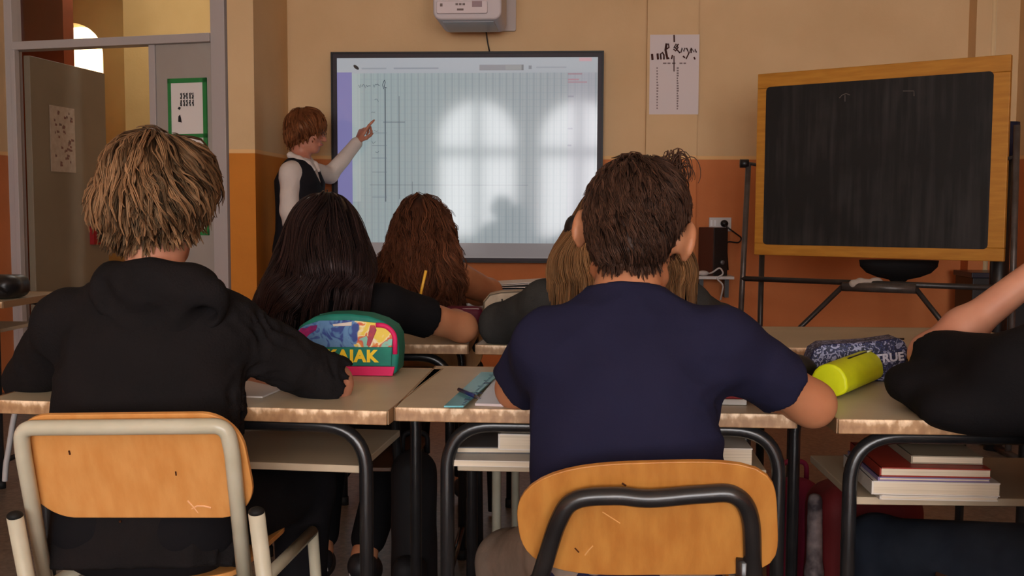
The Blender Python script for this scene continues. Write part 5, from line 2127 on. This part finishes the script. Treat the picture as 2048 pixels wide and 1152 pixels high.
def person(name, label, sp):
    hip, neck, head = V3(sp['hip']), V3(sp['neck']), V3(sp['head'])
    R = frame_of(*sp['hrot'])
    s = sp.get('hs', .95)
    ps = sp.get('s', .92)
    ar = sp.get('ar', .036) 
    root = empty(name, (hip.x, hip.y, 0), label=label, cat='person')
    skin = sp['skin']
    side = (V3(sp['shR']) - V3(sp['shL'])).normalized()
    rows = sp['torso']
    h = sp.get('h', .007)
    # ---- one continuous body
    f = Field(h, .03)
    f.loft(hip, neck, side, [(t, a - .020 - .02 * (t == 0), b - .018 - .01 * (t == 0)) for t, a, b in rows], k=.04)
    f.ell(hip - V3((0, 0, .02)), (rows[0][1] - .045, rows[0][2] - .030, .07), Matrix.Rotation(math.atan2(side.y, side.x), 3, 'Z'), k=.05)
    for q in ('L', 'R'):
        f.chain([neck - V3((0, 0, .05)), V3(sp['sh' + q])], [.034, .040], k=.035)
        f.chain([V3(sp['sh' + q]), V3(sp['el' + q]), V3(sp['wr' + q])], [ar * 1.15, ar * .86, ar * .62], k=.025)
        mid = V3(sp['el' + q]).lerp(V3(sp['wr' + q]), .28)
        f.ell(mid, (ar * .95,) * 3, k=.02)
        hd, hn, th = sp['hand' + q][:3]
        cu = sp['hand' + q][3] if len(sp['hand' + q]) > 3 else (.6, .65, .7, .75)
        add_hand(f, sp['wr' + q], hd, hn, ps, cu, th)
        kn, an = V3(sp['kn' + q]), V3(sp['an' + q])
        h0_ = hip + side * (.075 if q == 'R' else -.075)
        f.chain([h0_, kn, an], [.066, .048, .031], k=.03)
        toe = V3(sp.get('toe' + q, an + V3((0, .13, -.045))))
        f.chain([an, toe], [.03, .02], k=.02)
    add_head(f, head, R, s, ear=sp.get('ear', 1.0), neck=neck, earout=sp.get('earout', 0))
    body, BV, BQ = blob('body', f, skin, root, None, 1)
    # ---- shirt
    f = Field(h, .03)
    f.loft(hip - (neck - hip) * .16, neck, side, rows, k=.04)
    hems = []
    su = sp['sleeve']                       # how far the sleeve runs: 0-1 upper arm, 1-2 forearm
    for q in ('L', 'R'):
        a, b, c = V3(sp['sh' + q]), V3(sp['el' + q]), V3(sp['wr' + q])
        f.chain([neck - (neck - hip) * sp.get('trapz', .12), a], [sp.get('trap', .045), sp.get('shr', .052)], k=.04)
        u = sp.get('sleeve' + q, su)
        w_ = sp.get('sw', ar * 1.3)
        if u <= 1:
            e = a.lerp(b, u)
            dd = (b - a).normalized()
            f.chain([a, e + dd * .02], [sp.get('shr', .052), w_ * 1.05], k=.03)
            hems.append((e, dd, w_))
        else:
            e = b.lerp(c, u - 1)
            f.chain([a, b, e], [sp.get('shr', .052), w_, w_ * .85], k=.03)
    for g in sp.get('drape', []):
        f.ell(*g)
    # neckline
    up = (head - neck).normalized()
    f.cone(neck + up * .00, neck + up * .12, .047 * s + sp.get('collar', .006), .06, k=.01, op='-')
    f.cut(neck + up * sp.get('cut', .022), up)
    for e, dd, w_ in hems:
        f.cone(e + dd * .085, e + dd * .14, .085, .085, k=.007, op='-')
    f.h = sp.get('hshirt', h)
    blob('shirt', f, sp['m_shirt'], root, sp.get('fold', fold(.0035, 36, 11)), 2)
    # ---- trousers
    f = Field(h, .03)
    f.ell(hip - V3((0, 0, .02)), (rows[0][1] - .004, rows[0][2] - .006, .085), Matrix.Rotation(math.atan2(side.y, side.x), 3, 'Z'), k=.05)
    for q in ('L', 'R'):
        kn, an = V3(sp['kn' + q]), V3(sp['an' + q])
        h0_ = hip + side * (.075 if q == 'R' else -.075)
        e = kn.lerp(an, .88)
        f.chain([h0_, kn, e], [.078, sp.get('knr', .060), .047], k=.03)
    blob('trousers', f, sp['m_trousers'], root, fold(.004, 34, 21), 1)
    for q in ('L', 'R'):
        an = V3(sp['an' + q])
        toe = V3(sp.get('toe' + q, an + V3((0, .13, -.045))))
        f = Field(.007, .02)
        f.chain([an - V3((0, .02, .02)), an.lerp(toe, .5) - V3((0, 0, .01)), toe], [.040, .038, .032], k=.03)
        f.cut((0, 0, .012), (0, 0, -1)) if min(toe.z, an.z) < .1 else None
        blob('shoe', f, M_SHOE, root)
        if sp.get('sole'):
            v, f_ = tubedata([an - V3((.03, .035, .035)), an + V3((.03, -.035, -.035))], .009, 8)
            mk('shoe_trim', v, f_, M_SOLE, root, smooth=True)
    return root, R, s, (BV, BQ)


def HL(head, R, s):
    return lambda x, y, z: V3(head) + R @ (V3((x, y, z)) * s)


def crown_flow(L, R, crown, grav=.5, swirl=.35, extra=None):
    c = L(*crown)

    def fl(q, n):
        a = (q - c)
        if a.length < 1e-5:
            a = V3((0, 0, -1))
        a.normalize()
        d = a + n.cross(a) * swirl + V3((0, 0, -grav))
        if extra is not None:
            d = d + extra(q)
        return d
    return fl


# ---- 1: fair-haired person in the black hoodie
M_HOOD = mat('hoodie_black', (27, 24, 25), .9, .12, c2=(23, 21, 22), scale=10, bump=.2, bscale=260)
neck1, head1 = P(312, 545, 1.86), P(322, 405, 1.90)
sp1 = dict(hip=(P(285, 900, 1.735).x, 1.735, .53), neck=neck1, head=head1, hrot=(-14, -16, 4), hs=.95, skin=M_SKIN,
           torso=[(0, .160, .074), (.25, .158, .082), (.5, .166, .092), (.75, .160, .094), (.92, .115, .078), (1.0, .070, .06)],
           shL=P(138, 648, 1.84), shR=P(450, 654, 1.85), elL=P(60, 764, 2.00), elR=P(664, 767, 1.955),
           wrL=P(190, 765, 2.14), wrR=P(505, 768, 2.11), handL=((.8, .6, 0), (0, .1, 1), 1), handR=((-.8, .5, 0), (0, .1, 1), -1),
           knL=(-.80, 2.12, .50), knR=(-.56, 2.12, .50), anL=(-.80, 2.02, .10), anR=(-.56, 2.04, .10),
           sleeve=1.0, sleeveR=.93, sleeveL=.96, shr=.056, trap=.058, trapz=.13, sw=.050, m_shirt=M_HOOD, m_trousers=mat('jeans_black', (20, 19, 22), .9, .12, bump=.1),
           h=.006, hshirt=.0045, s=.9, ar=.041, collar=.0, cut=.03,
           fold=lambda X: fold(.0070, 48, 31, (1, 1, .6))(X) + fold(.0080, 150, 33, (1, .6, .25))(X) * np.clip((X[:, 0] - P(470, 700, 1.85).x) / .03, 0, 1))
p1, R1, s1, b1_ = person('person', 'person with shaggy fair-brown hair in a black hoodie, seated on the cream-framed chair', sp1)
f = Field(.005, .04)
f.ell(P(312, 600, 1.785), (.112, .040, .075), Matrix.Rotation(.35, 3, 'X'))
f.ell(P(268, 668, 1.765), (.075, .026, .058), Matrix.Rotation(.30, 3, 'X') @ Matrix.Rotation(.5, 3, 'Y'))
f.ell(P(380, 620, 1.775), (.075, .030, .045), Matrix.Rotation(.30, 3, 'X') @ Matrix.Rotation(-.5, 3, 'Y'))
f.chain([P(212, 575, 1.87), P(235, 570, 1.81), P(310, 582, 1.785), P(388, 576, 1.81), P(420, 585, 1.88)], [.026, .036, .042, .034, .024], k=.03)
f.chain([P(212, 575, 1.88), P(240, 565, 1.95), P(390, 570, 1.97), P(420, 585, 1.90)], [.024, .026, .026, .024], k=.03)
f.cone(neck1 - V3((0, 0, .0)), neck1 + V3((0, .02, .14)), .050, .070, k=.02, op='-')
for g in ([P(205, 575, 1.755), P(222, 622, 1.730), P(262, 640, 1.722), P(330, 622, 1.728)], [P(170, 600, 1.790), P(205, 660, 1.742), P(255, 700, 1.722)],
          [P(440, 590, 1.800), P(400, 655, 1.742), P(330, 706, 1.722)], [P(300, 650, 1.722), P(360, 660, 1.724), P(430, 612, 1.780)]):
    f.chain(g, [.007 + .004 * (q_ % 2) for q_ in range(len(g))], k=.022, op='-')
blob('hood', f, M_HOOD, p1, fold(.005, 70, 41), 1)


def hair_short(root, name, head, R, s, m, th, n1, wv, seed, tone, whorl, nape=-.105, step=.010, nseg=9, curl=.004, width=.0016, lift=.010, grav=.5, swirl=.35, clump=7, crad=.007, endlift=.010, h=.006, side=.0, extra=None, ears=False, face=.085, low=-.02, taper=.25, lenvar=.4, sidez=-.01, cfreq=3.0, napew=.062):
    L = HL(head, R, s)
    f = Field(h, .03)
    f.ell(L(0, -.012, .038), tuple((q + th) * s for q in (.073, .094, .082)), R)
    f.ell(L(0, -.052, -.035), tuple(q * s for q in (napew + th * .7, .046 + th * .8, .060 + th * .4)), R, k=.03)
    if side:
        f.ell(L(0, -.020, sidez), tuple(q * s for q in (.070 + side, .068, .064)), R, k=.035)
    f.ell(L(0, .112, -.075), tuple(q * s for q in (.10, .075, .105)), R, k=.012, op='-')
    f.cut(L(0, .0, nape), R @ V3((0, .35, -1)))
    if ears:
        for q in (-1, 1):
            f.ell(L(.092 * q, -.004, -.026), tuple(v * s for v in (.036, .044, .050)), R, k=.01, op='-')
    V, Q = f.mesh(lambda X: .0022 * wob(70, seed, 8)(X) + .003 * wob(30, seed + 1, 8)(X))
    V = smooth_verts(V, Q, 1)
    fl = crown_flow(L, R, whorl, grav, swirl, extra)
    inv = np.array(R.to_3x3().inverted()) if hasattr(R, 'to_3x3') else np.array(R.inverted())
    hc = np.array(head)

    def reg(C):
        l = ((C - hc) @ inv.T) / s
        return np.linalg.norm(l - np.array([0, -.01, 0]), axis=1) > .07
    sets = [strands('', (V, Q), n1, fl, m, root, nseg=nseg, step=step, width=width, clump=clump, crad=crad, lift=lift, endlift=endlift, curl=curl, seed=seed, region=reg, tone=tone, taper=taper, lenvar=lenvar, cfreq=cfreq, stop=True)]
    return (V, Q), sets, L


M_H1 = hair_mat('hair_fair_brown', (30, 19, 13), (160, 119, 84), .36, .5)
mass, sets, L = hair_short(p1, 'hair', head1, R1, s1, M_H1, .013, 1400, 1, 101, (.27, .46), (.012, -.035, .13), nape=-.150, napew=.066, step=.0115, nseg=11, curl=.0068, width=.0012, lift=.014, clump=11, crad=.008, endlift=.010, side=.028, grav=.7, swirl=.55, taper=.12, lenvar=.55, sidez=-.012, cfreq=1.25)
hair_object('hair', M_H1, p1, mass, sets, .10)

# ---- 2: dark-haired person in the navy t-shirt
M_NAVY = mat('tshirt_navy', (33, 33, 56), .9, .12, c2=(30, 30, 52), scale=8, bump=.12, bscale=260)
neck2, head2 = P(1254, 578, 1.765), P(1270, 466, 1.82)
sp2 = dict(hip=(P(1256, 900, 1.645).x, 1.645, .53), neck=neck2, head=head2, hrot=(-8, -18, 7), hs=1.0, skin=M_SKIN2,
           torso=[(0, .154, .078), (.2, .152, .084), (.45, .154, .090), (.7, .156, .092), (.88, .120, .080), (1.0, .066, .06)],
           shL=P(1098, 690, 1.73), shR=P(1445, 688, 1.73), elL=P(1036, 776, 1.865), elR=P(1624, 808, 1.805),
           wrL=P(1120, 760, 2.08), wrR=P(1480, 765, 2.00), handL=((.6, .8, 0), (0, .1, 1), 1), handR=((-.8, .6, 0), (0, .1, 1), -1),
           knL=P(1022, 1128, 1.92), knR=(.27, 2.0, .50), anL=(-.12, 1.92, .09), anR=(.24, 1.95, .09),
           sleeve=.70, sleeveL=.72, sleeveR=.60, shr=.056, trap=.040, trapz=.15, sw=.053, m_shirt=M_NAVY, m_trousers=mat('trousers_taupe', (128, 112, 100), .85, .2, c2=(118, 104, 92), scale=30, bump=.1),
           h=.0055, hshirt=.0045, s=.9, ar=.042, ear=1.2, earout=.014, collar=.001, cut=.032, knr=.060, fold=lambda X: fold(.0060, 46, 51, (1, 1, .8))(X) + fold(.0025, 110, 53, (1, 1, 1))(X) * np.clip((X[:, 0] - .12) / .06, 0, 1) * (X[:, 2] < .84))
p2, R2, s2, b2_ = person('person', 'person with short dark brown hair in a navy t-shirt, on the dark orange chair', sp2)
M_H2 = hair_mat('hair_dark_brown', (24, 15, 12), (92, 64, 50), .40, .45)
mass, sets, L = hair_short(p2, 'hair', head2, R2, s2, M_H2, .010, 1700, 1, 202, (.34, .30), (.005, -.05, .12), nape=-.092, step=.0075, nseg=7, curl=.003, width=.0011, lift=.006, clump=8, crad=.006, endlift=.005, grav=.6, swirl=.6, ears=True, napew=.050, cfreq=1.2)
# loose curls standing up on the right of the crown
rs = np.random.RandomState(7)
VV, FF, TT = [], [], []
for i in range(76):
    bx_, by_ = (1318 + rs.rand() * 40, 342 + rs.rand() * 20) if i < 56 else (1222 + rs.rand() * 70, 338 + rs.rand() * 14)
    a = P(bx_, by_, 1.80 + .05 * rs.rand())
    rad = .009 + .012 * rs.rand()
    if i >= 56:
        rad = .008
    pts = []
    ph = rs.rand() * 6.28
    tl_ = rs.normal(size=3) * .12
    for k in range(13):
        t_ = k / 12
        an = -.3 + t_ * 4.6
        pts.append(a + V3((rad * (1 - math.cos(an)) * (.7 if i % 2 else -.3) + tl_[0] * .05 * t_ + .012 * t_, .006 * math.sin(ph + 4 * t_) + tl_[1] * .05 * t_, rad * 1.5 * math.sin(an) + .010 * t_ + .004)))
    v, fc = tubedata(pts, [.0013 * (1 - .6 * k / 12) for k in range(13)], 4, False)
    n = len(VV)
    VV += v
    FF += [tuple(q + n for q in g) for g in fc]
    TT += [.35 + .3 * rs.rand()] * len(v)
sets.append((VV, FF, TT))
hair_object('hair', M_H2, p2, mass, sets, .08)

# ---- 3: person at the right edge, black t-shirt, leaning the head on the hand
M_BLKT = mat('tshirt_black', (22, 20, 22), .9, .12, c2=(19, 18, 20), scale=8, bump=.15, bscale=260)
head3 = V3((.96, 1.98, 1.06))
el3 = P(1862, 708, 1.985)
sp3 = dict(hip=(.90, 1.60, .53), neck=(.915, 1.84, .945), head=head3, hrot=(5, -18, -6), hs=.97, skin=M_SKIN,
           torso=[(0, .165, .088), (.25, .165, .092), (.5, .17, .095), (.75, .165, .09), (.92, .12, .078), (1.0, .07, .06)],
           shL=P(2035, 752, 1.77), shR=(1.06, 1.76, .85), elL=el3, elR=(1.18, 2.0, .765),
           wrL=P(2095, 528, 1.97), wrR=(1.02, 2.14, .76), handL=((.35, -.05, .9), (-.6, .6, .4), 1, (.4, .4, .5, .6)), handR=((-.8, .6, 0), (0, .1, 1), -1),
           knL=(.58, 2.02, .425), knR=(.98, 2.02, .44), anL=(.58, 2.04, .09), anR=(.98, 2.04, .09),
           sleeve=.93, shr=.066, trap=.060, sw=.044, m_shirt=M_BLKT, m_trousers=mat('jeans_dark_blue', (34, 40, 50), .9, .12, c2=(28, 33, 43), scale=20, bump=.1),
           drape=[(P(1850, 775, 1.90), (.070, .07, .042), Matrix.Rotation(.2, 3, 'Y'), .03), (P(1940, 815, 1.80), (.09, .07, .045), None, .05)],
           h=.007, s=.9, ar=.042, fold=fold(.006, 48, 61))
p3, R3, s3, b3_ = person('person', 'person in a black t-shirt at the right edge, bare forearm propped on the desk', sp3)
M_H3 = hair_mat('hair_brown', (36, 24, 18), (98, 66, 46), .45, .4)
mass, sets, L = hair_short(p3, 'hair', head3, R3, s3, M_H3, .018, 300, 1, 303, (.36, .26), (.005, -.05, .12), step=.010, nseg=7, width=.002, clump=6, h=.008)
hair_object('hair', M_H3, p3, mass, sets, .1)


# ---- 4: long black hair, black t-shirt
def long_hair(root, m, blobs, cuts, n, seed, tone, crown, head, R, s, nseg=16, step=.014, width=.0016, wave=.0, lift=.006, h=.007, clump=8, crad=.009, base=.12, side_dir=None, endlift=.006, face=True, top=.010):
    L = HL(head, R, s)
    f = Field(h, .045)
    f.ell(L(0, -.012, .038), tuple((q + top) * s for q in (.073, .094, .082)), R)
    for b_ in blobs:
        if b_[0] == 'e':
            f.ell(b_[1], b_[2], b_[3] if len(b_) > 3 else None, k=.05)
        else:
            f.chain(b_[1], b_[2], k=.045)
    if face:
        f.ell(L(0, .125, -.06), tuple(q * s for q in (.085, .085, .12)), R, k=.015, op='-')
    for c_ in cuts:
        f.cut(*c_)
    V, Q = f.mesh(lambda X: .0025 * wob(60, seed, 8, (1, 1, .15))(X))
    V = smooth_verts(V, Q, 1)
    c = L(*crown)

    def fl(q, nn):
        a = (q - c)
        hgt = max(0.0, 1 - max(0, c.z - q.z) / .10)
        d = V3((a.x, a.y, 0))
        if d.length > 1e-5:
            d.normalize()
        d = d * (.9 * hgt + .02) + V3((0, 0, -1.0))
        if side_dir is not None:
            d = d + side_dir(q)
        return d
    cr_ = np.array(c)
    sets = [strands('', (V, Q), n, fl, m, root, nseg=nseg, step=step, width=width, clump=clump, crad=crad, lift=lift, endlift=endlift, curl=wave, cfreq=2.0, seed=seed, tone=tone, taper=.5)]
    return hair_object('hair', m, root, (V, Q), sets, base)


head4 = P(650, 482, 2.58)
sp4 = dict(hip=(P(650, 800, 2.56).x, 2.56, .53), neck=P(660, 565, 2.60), head=head4, hrot=(6, -28, 0), hs=.95, skin=M_SKIN2,
           torso=[(0, .145, .082), (.25, .135, .082), (.5, .145, .088), (.75, .150, .09), (.92, .12, .076), (1.0, .07, .06)],
           shL=P(560, 625, 2.58), shR=P(772, 612, 2.60), elL=P(545, 662, 2.80), elR=P(925, 655, 2.745),
           wrL=P(640, 655, 2.92), wrR=P(872, 632, 2.90), handL=((.7, .7, 0), (0, .1, 1), 1), handR=((-.35, .75, .1), (.2, -.1, 1), -1, (.9, .9, .9, .9)),
           knL=(-.70, 2.93, .48), knR=(-.49, 2.93, .48), anL=P(640, 1100, 2.66), anR=P(728, 1112, 2.66), toeL=P(636, 1135, 2.78), toeR=P(735, 1150, 2.78), sole=True,
           sleeve=.62, sleeveR=.50, shr=.052, trap=.048, sw=.052, m_shirt=M_BLKT, m_trousers=mat('trousers_black', (18, 17, 19), .9, .12),
           h=.0065, s=.88, ar=.042, fold=fold(.003, 30, 71))
p4, R4, s4, b4_ = person('person', 'person with long straight black hair in a black t-shirt, elbow on the middle desk', sp4)
M_H4 = hair_mat('hair_black', (16, 11, 12), (74, 52, 48), .34, .5)
long_hair(p4, M_H4, [('e', P(648, 500, 2.56), (.104, .105, .095)), ('e', P(648, 540, 2.54), (.120, .095, .070)), ('c', [P(610, 555, 2.50), P(575, 590, 2.47), P(535, 612, 2.46)], [.060, .050, .028]), ('c', [P(690, 535, 2.51), P(712, 552, 2.50)], [.045, .032])],
          [], 620, 404, (.22, .20), (0.0, -.02, .12), head4, R4, s4, step=.013, nseg=14, lift=.004, base=.06, top=.004,
          side_dir=lambda q: V3((-.8, -.1, .25)) if q.z < P(600, 545, 2.5).z else V3((0, 0, 0)))

# ---- 5: long wavy brown hair, dark red top
head5 = P(843, 462, 3.46)
sp5 = dict(hip=(P(843, 700, 3.42).x, 3.42, .53), neck=P(843, 548, 3.52), head=head5, hrot=(0, -25, 0), hs=.93, skin=M_SKIN2,
           torso=[(0, .145, .082), (.5, .145, .088), (.75, .150, .09), (.92, .12, .076), (1.0, .07, .06)],
           shL=P(785, 590, 3.48), shR=P(912, 556, 3.47), elL=P(738, 596, 3.72), elR=P(978, 583, 3.70),
           wrL=P(800, 590, 3.92), wrR=P(905, 590, 3.92), handL=((.7, .7, 0), (0, .1, 1), 1), handR=((-.7, .7, 0), (0, .1, 1), -1),
           knL=(-.58, 3.8, .48), knR=(-.40, 3.8, .48), anL=(-.58, 3.75, .09), anR=(-.40, 3.75, .09),
           sleeve=.12, shr=.040, trap=.045, sw=.044, m_shirt=mat('top_dark_red', (80, 26, 30), .9, .1), m_trousers=MATS['trousers_black'], h=.007, s=.88, ar=.050)
p5, R5, s5, b5_ = person('person', 'person with long wavy auburn-brown hair in a dark red top, third row', sp5)
M_H5 = hair_mat('hair_auburn', (34, 19, 14), (124, 76, 52), .45, .4)
long_hair(p5, M_H5, [('e', P(843, 480, 3.44), (.096, .10, .10)), ('e', P(842, 525, 3.41), (.126, .095, .085)), ('e', P(838, 570, 3.39), (.140, .085, .075))], [],
          650, 505, (.34, .26), (0, -.02, .12), head5, R5, s5, step=.015, nseg=13, wave=.012, lift=.011, width=.0018, h=.007, crad=.012, endlift=.012, top=.004)

# ---- 6: dirty-blonde hair, charcoal sweater, behind the navy t-shirt
head6 = P(1240, 462, 2.60)
M_CHAR = mat('sweater_charcoal', (62, 61, 59), .95, .1, c2=(54, 54, 53), scale=20, bump=.3, bscale=300)
sp6 = dict(hip=(P(1235, 700, 2.56).x, 2.56, .53), neck=P(1240, 560, 2.62), head=head6, hrot=(0, -20, 0), hs=.95, skin=M_SKIN,
           torso=[(0, .150, .085), (.5, .155, .09), (.75, .160, .09), (.92, .13, .076), (1.0, .07, .06)],
           shL=P(1092, 608, 2.60), shR=P(1372, 612, 2.60), elL=P(1000, 650, 2.765), elR=P(1440, 650, 2.80),
           wrL=P(1110, 655, 2.95), wrR=P(1350, 655, 2.95), handL=((.7, .7, 0), (0, .1, 1), 1), handR=((-.7, .7, 0), (0, .1, 1), -1),
           knL=(-.02, 2.93, .48), knR=(.20, 2.93, .48), anL=(-.02, 2.85, .09), anR=(.20, 2.85, .09),
           sleeve=1.9, shr=.056, trap=.058, sw=.052, m_shirt=M_CHAR, m_trousers=MATS['trousers_black'], h=.008, s=.88, ar=.040)
p6, R6, s6, b6_ = person('person', 'person with straight dark-blonde hair in a charcoal sweater, mostly behind the navy t-shirt', sp6)
M_H6 = hair_mat('hair_dark_blonde', (56, 34, 22), (160, 116, 76), .42, .45)
long_hair(p6, M_H6, [('e', P(1240, 470, 2.58), (.110, .110, .11)), ('e', P(1242, 545, 2.56), (.176, .085, .13))], [(P(1240, 566, 2.5), (0, 0, -1))],
          700, 606, (.42, .28), (0, -.02, .12), head6, R6, s6, step=.014, nseg=14, lift=.006, width=.0018, h=.008)
ellipsoid('hair_tie', P(1148, 458, 2.55), (.024, .03, .034), M_BLACKP, p6)

# ---- 7: the teacher at the board
root7 = empty('person', (P(595, 400, 5.87).x, 5.87, 0), label='standing person with short ginger hair, white shirt and black vest, pointing at the lit board', cat='person')
neck7, head7 = P(601, 318, 5.88), P(613, 265, 5.90)
hip7 = V3((P(594, 500, 5.87).x, 5.87, .86))
shN, shF = P(581, 345, 5.76), P(617, 342, 6.0)
elN, elF = P(578, 424, 5.72), P(660, 350, 6.22)
wrN, wrF = P(592, 505, 5.80), P(714, 285, 6.265)
sd7 = (shN - shF).normalized()
R7 = frame_of(-88, -8, 0)
rows7 = [(0, .145, .122), (.2, .125, .110), (.45, .125, .112), (.75, .145, .120), (.93, .11, .080), (1, .06, .055)]
hd7 = (P(737, 238, 6.29) - wrF).normalized()
hn7 = V3((-.70, -.60, .15))
f = Field(.005, .025)
f.loft(hip7, neck7, sd7, [(t, a - .016, b - .016) for t, a, b in rows7], k=.04)
f.ell(hip7, (.12, .13, .10), k=.05)
for a, b_, c in ((shN, elN, wrN), (shF, elF, wrF)):
    f.chain([neck7 - V3((0, 0, .03)), a], [.04, .038], k=.04)
    f.chain([a, b_, c], [.040, .032, .022], k=.02)
add_hand(f, wrF, hd7, hn7, 1.0, (.12, 1.15, 1.25, 1.3), 1, tcurl=.5)
add_hand(f, wrN, (.25, .1, -.9), (-.9, -.3, -.2), 1.0, (.4, .5, .5, .6), 1)
for q in (-1, 1):
    h0_ = hip7 + sd7 * (.075 * q)
    kn, an = V3((h0_.x + .01, h0_.y, .47)), V3((h0_.x, h0_.y, .085))
    f.chain([h0_, kn, an], [.078, .052, .034], k=.03)
    f.chain([an, an + V3((.13, -.02, -.045))], [.032, .022], k=.02)
add_head(f, head7, R7, 1.0, neck=neck7)
blob('body', f, M_SKIN3, root7, None, 1)
L7 = HL(head7, R7, 1.0)
for q in (-1, 1):
    e = ellipsoid('eye', L7(.031 * q, .0765, .004), (.0115, .0115, .0115), mat('eye_white', (214, 206, 200), .2, .5), root7, n=10)
    ellipsoid('iris', L7(.031 * q, .0858, .004), (.005, .005, .005), mat('iris_brown', (60, 40, 28), .2, .5), e, n=8)
v, fc = tubedata([L7(-.02, .0935, -.0565), L7(0, .0985, -.055), L7(.02, .0935, -.0565)], .0042, 8)
mk('lips', v, fc, mat('lips', (164, 88, 80), .4, .4), root7, smooth=True)
M_GL = mat('spectacle_frame', (60, 50, 46), .35, .5)
parts = []
for q in (-1, 1):
    parts.append(tubedata([L7(.032 * q + .019 * math.cos(a), .104, .002 + .015 * math.sin(a)) for a in [k * PI / 8 for k in range(17)]], .0012, 6, False))
    parts.append(tubedata([L7(.051 * q, .104, .006), L7(.082 * q, .02, .008)], .0012, 6))
parts.append(tubedata([L7(-.013, .106, .004), L7(.013, .106, .004)], .0012, 6))
V, Fc = join(parts)
mk('spectacles', V, Fc, M_GL, root7, smooth=True)
M_WSH = mat('shirt_white', (214, 202, 194), .8, .25, c2=(204, 192, 186), scale=10, bump=.15)
f = Field(.006, .03)
f.loft(hip7, neck7, sd7, rows7, k=.04)
for a, b_, c in ((shN, elN, wrN), (shF, elF, wrF)):
    f.chain([neck7 - V3((0, 0, .04)), a], [.05, .052], k=.04)
    f.chain([a, b_, b_.lerp(c, .97)], [.058, .050, .038], k=.02)
f.cone(neck7, neck7 + V3((0, 0, .12)), .050, .058, k=.01, op='-')
blob('shirt', f, M_WSH, root7, fold(.0045, 34, 81), 1)
f = Field(.005, .012)
R7t = frame_of(-100)
for q in (-1, 1):
    pts = [neck7 + R7t @ V3((.012 * q, -.062, .022)), neck7 + R7t @ V3((.055 * q, -.035, .018)), neck7 + R7t @ V3((.066 * q, .02, -.004)), neck7 + R7t @ V3((.045 * q, .066, -.030)), neck7 + R7t @ V3((.03 * q, .095, -.062))]
    f.chain(pts, [.016, .018, .019, .018, .012], k=.012)
f.cone(neck7 - V3((0, 0, .02)), neck7 + V3((0, 0, .12)), .047, .055, k=.008, op='-')
blob('collar', f, M_WSH, root7, None, 1)
M_VEST = mat('vest_black', (26, 24, 30), .85, .2, c2=(22, 21, 26), scale=10, bump=.15)
f = Field(.006, .03)
f.loft(hip7 - V3((0, 0, .22)), neck7 - V3((0, 0, .0)), sd7, [(0, .17, .125)] + [(.28 + t * .72, a + .012, b_ + .012) for t, a, b_ in rows7], k=.03)
for a in (shN, shF):
    f.chain([neck7 - V3((0, 0, .035)), a.lerp(neck7, .35)], [.045, .045], k=.04)
for a, b_ in ((shN, elN), (shF, elF)):
    o_ = (a - (shN + shF) / 2).normalized()
    f.cone(a + o_ * .012 + V3((0, 0, .012)), a.lerp(b_, .42) + o_ * .010, .062, .055, k=.008, op='-')
f.cone(neck7 - V3((0, 0, .0)), neck7 + V3((0, 0, .14)), .070, .08, k=.01, op='-')
f.cone(neck7 + R7t @ V3((0, .06, -.02)), neck7 + R7t @ V3((0, .14, -.16)), .045, .008, k=.01, op='-')
blob('vest', f, M_VEST, root7, fold(.003, 30, 91), 1)
f = Field(.008, .03)
f.ell(hip7, (.13, .15, .11), k=.05)
for q in (-1, 1):
    h0_ = hip7 + sd7 * (.075 * q)
    f.chain([h0_, V3((h0_.x + .01, h0_.y, .47)), V3((h0_.x, h0_.y, .10))], [.088, .066, .056], k=.02)
blob('trousers', f, MATS['trousers_black'], root7, fold(.004, 30, 95), 1)
for q in (-1, 1):
    h0_ = hip7 + sd7 * (.075 * q)
    f = Field(.007, .02)
    f.chain([V3((h0_.x - .03, h0_.y, .045)), V3((h0_.x + .07, h0_.y - .01, .042)), V3((h0_.x + .15, h0_.y - .02, .036))], [.042, .040, .032])
    f.cut((0, 0, .006), (0, 0, -1))
    blob('shoe', f, M_SHOE, root7)
M_H7 = hair_mat('hair_ginger', (72, 36, 20), (156, 96, 58), .42, .45)
mass, sets, L = hair_short(root7, 'hair', head7, R7, 1.0, M_H7, .020, 420, 1, 707, (.4, .26), (0, -.03, .12), nape=-.075, step=.011, nseg=7, curl=.003, width=.0022, lift=.006, clump=7, crad=.009, h=.006, side=.014, grav=.5, swirl=.2)
hair_object('hair', M_H7, root7, mass, sets, .15)

# pencil in the hand of the black-haired person
pc_ = empty('pencil', P(845, 585, 2.86), label='yellow pencil held upright beyond the black-haired person', cat='pencil')
a, b_ = P(836, 612, 2.87), P(852, 541, 2.87)
tube('barrel', [a + (b_ - a) * .1, b_], .0042, mat('pencil_yellow', (232, 176, 60), .4, .4), pc_, seg=6)
tube('tip', [a + (b_ - a) * .1, a], [.0042, .0006], mat('pencil_wood', (210, 170, 120), .6, .3), pc_, seg=6)

SC.view_settings.view_transform = "Standard"
SC.view_settings.look = "None"
SC.view_settings.exposure = 0.0
SC.view_settings.gamma = 1.0
SC.view_settings.use_curve_mapping = False
SC.cycles.use_denoising = True
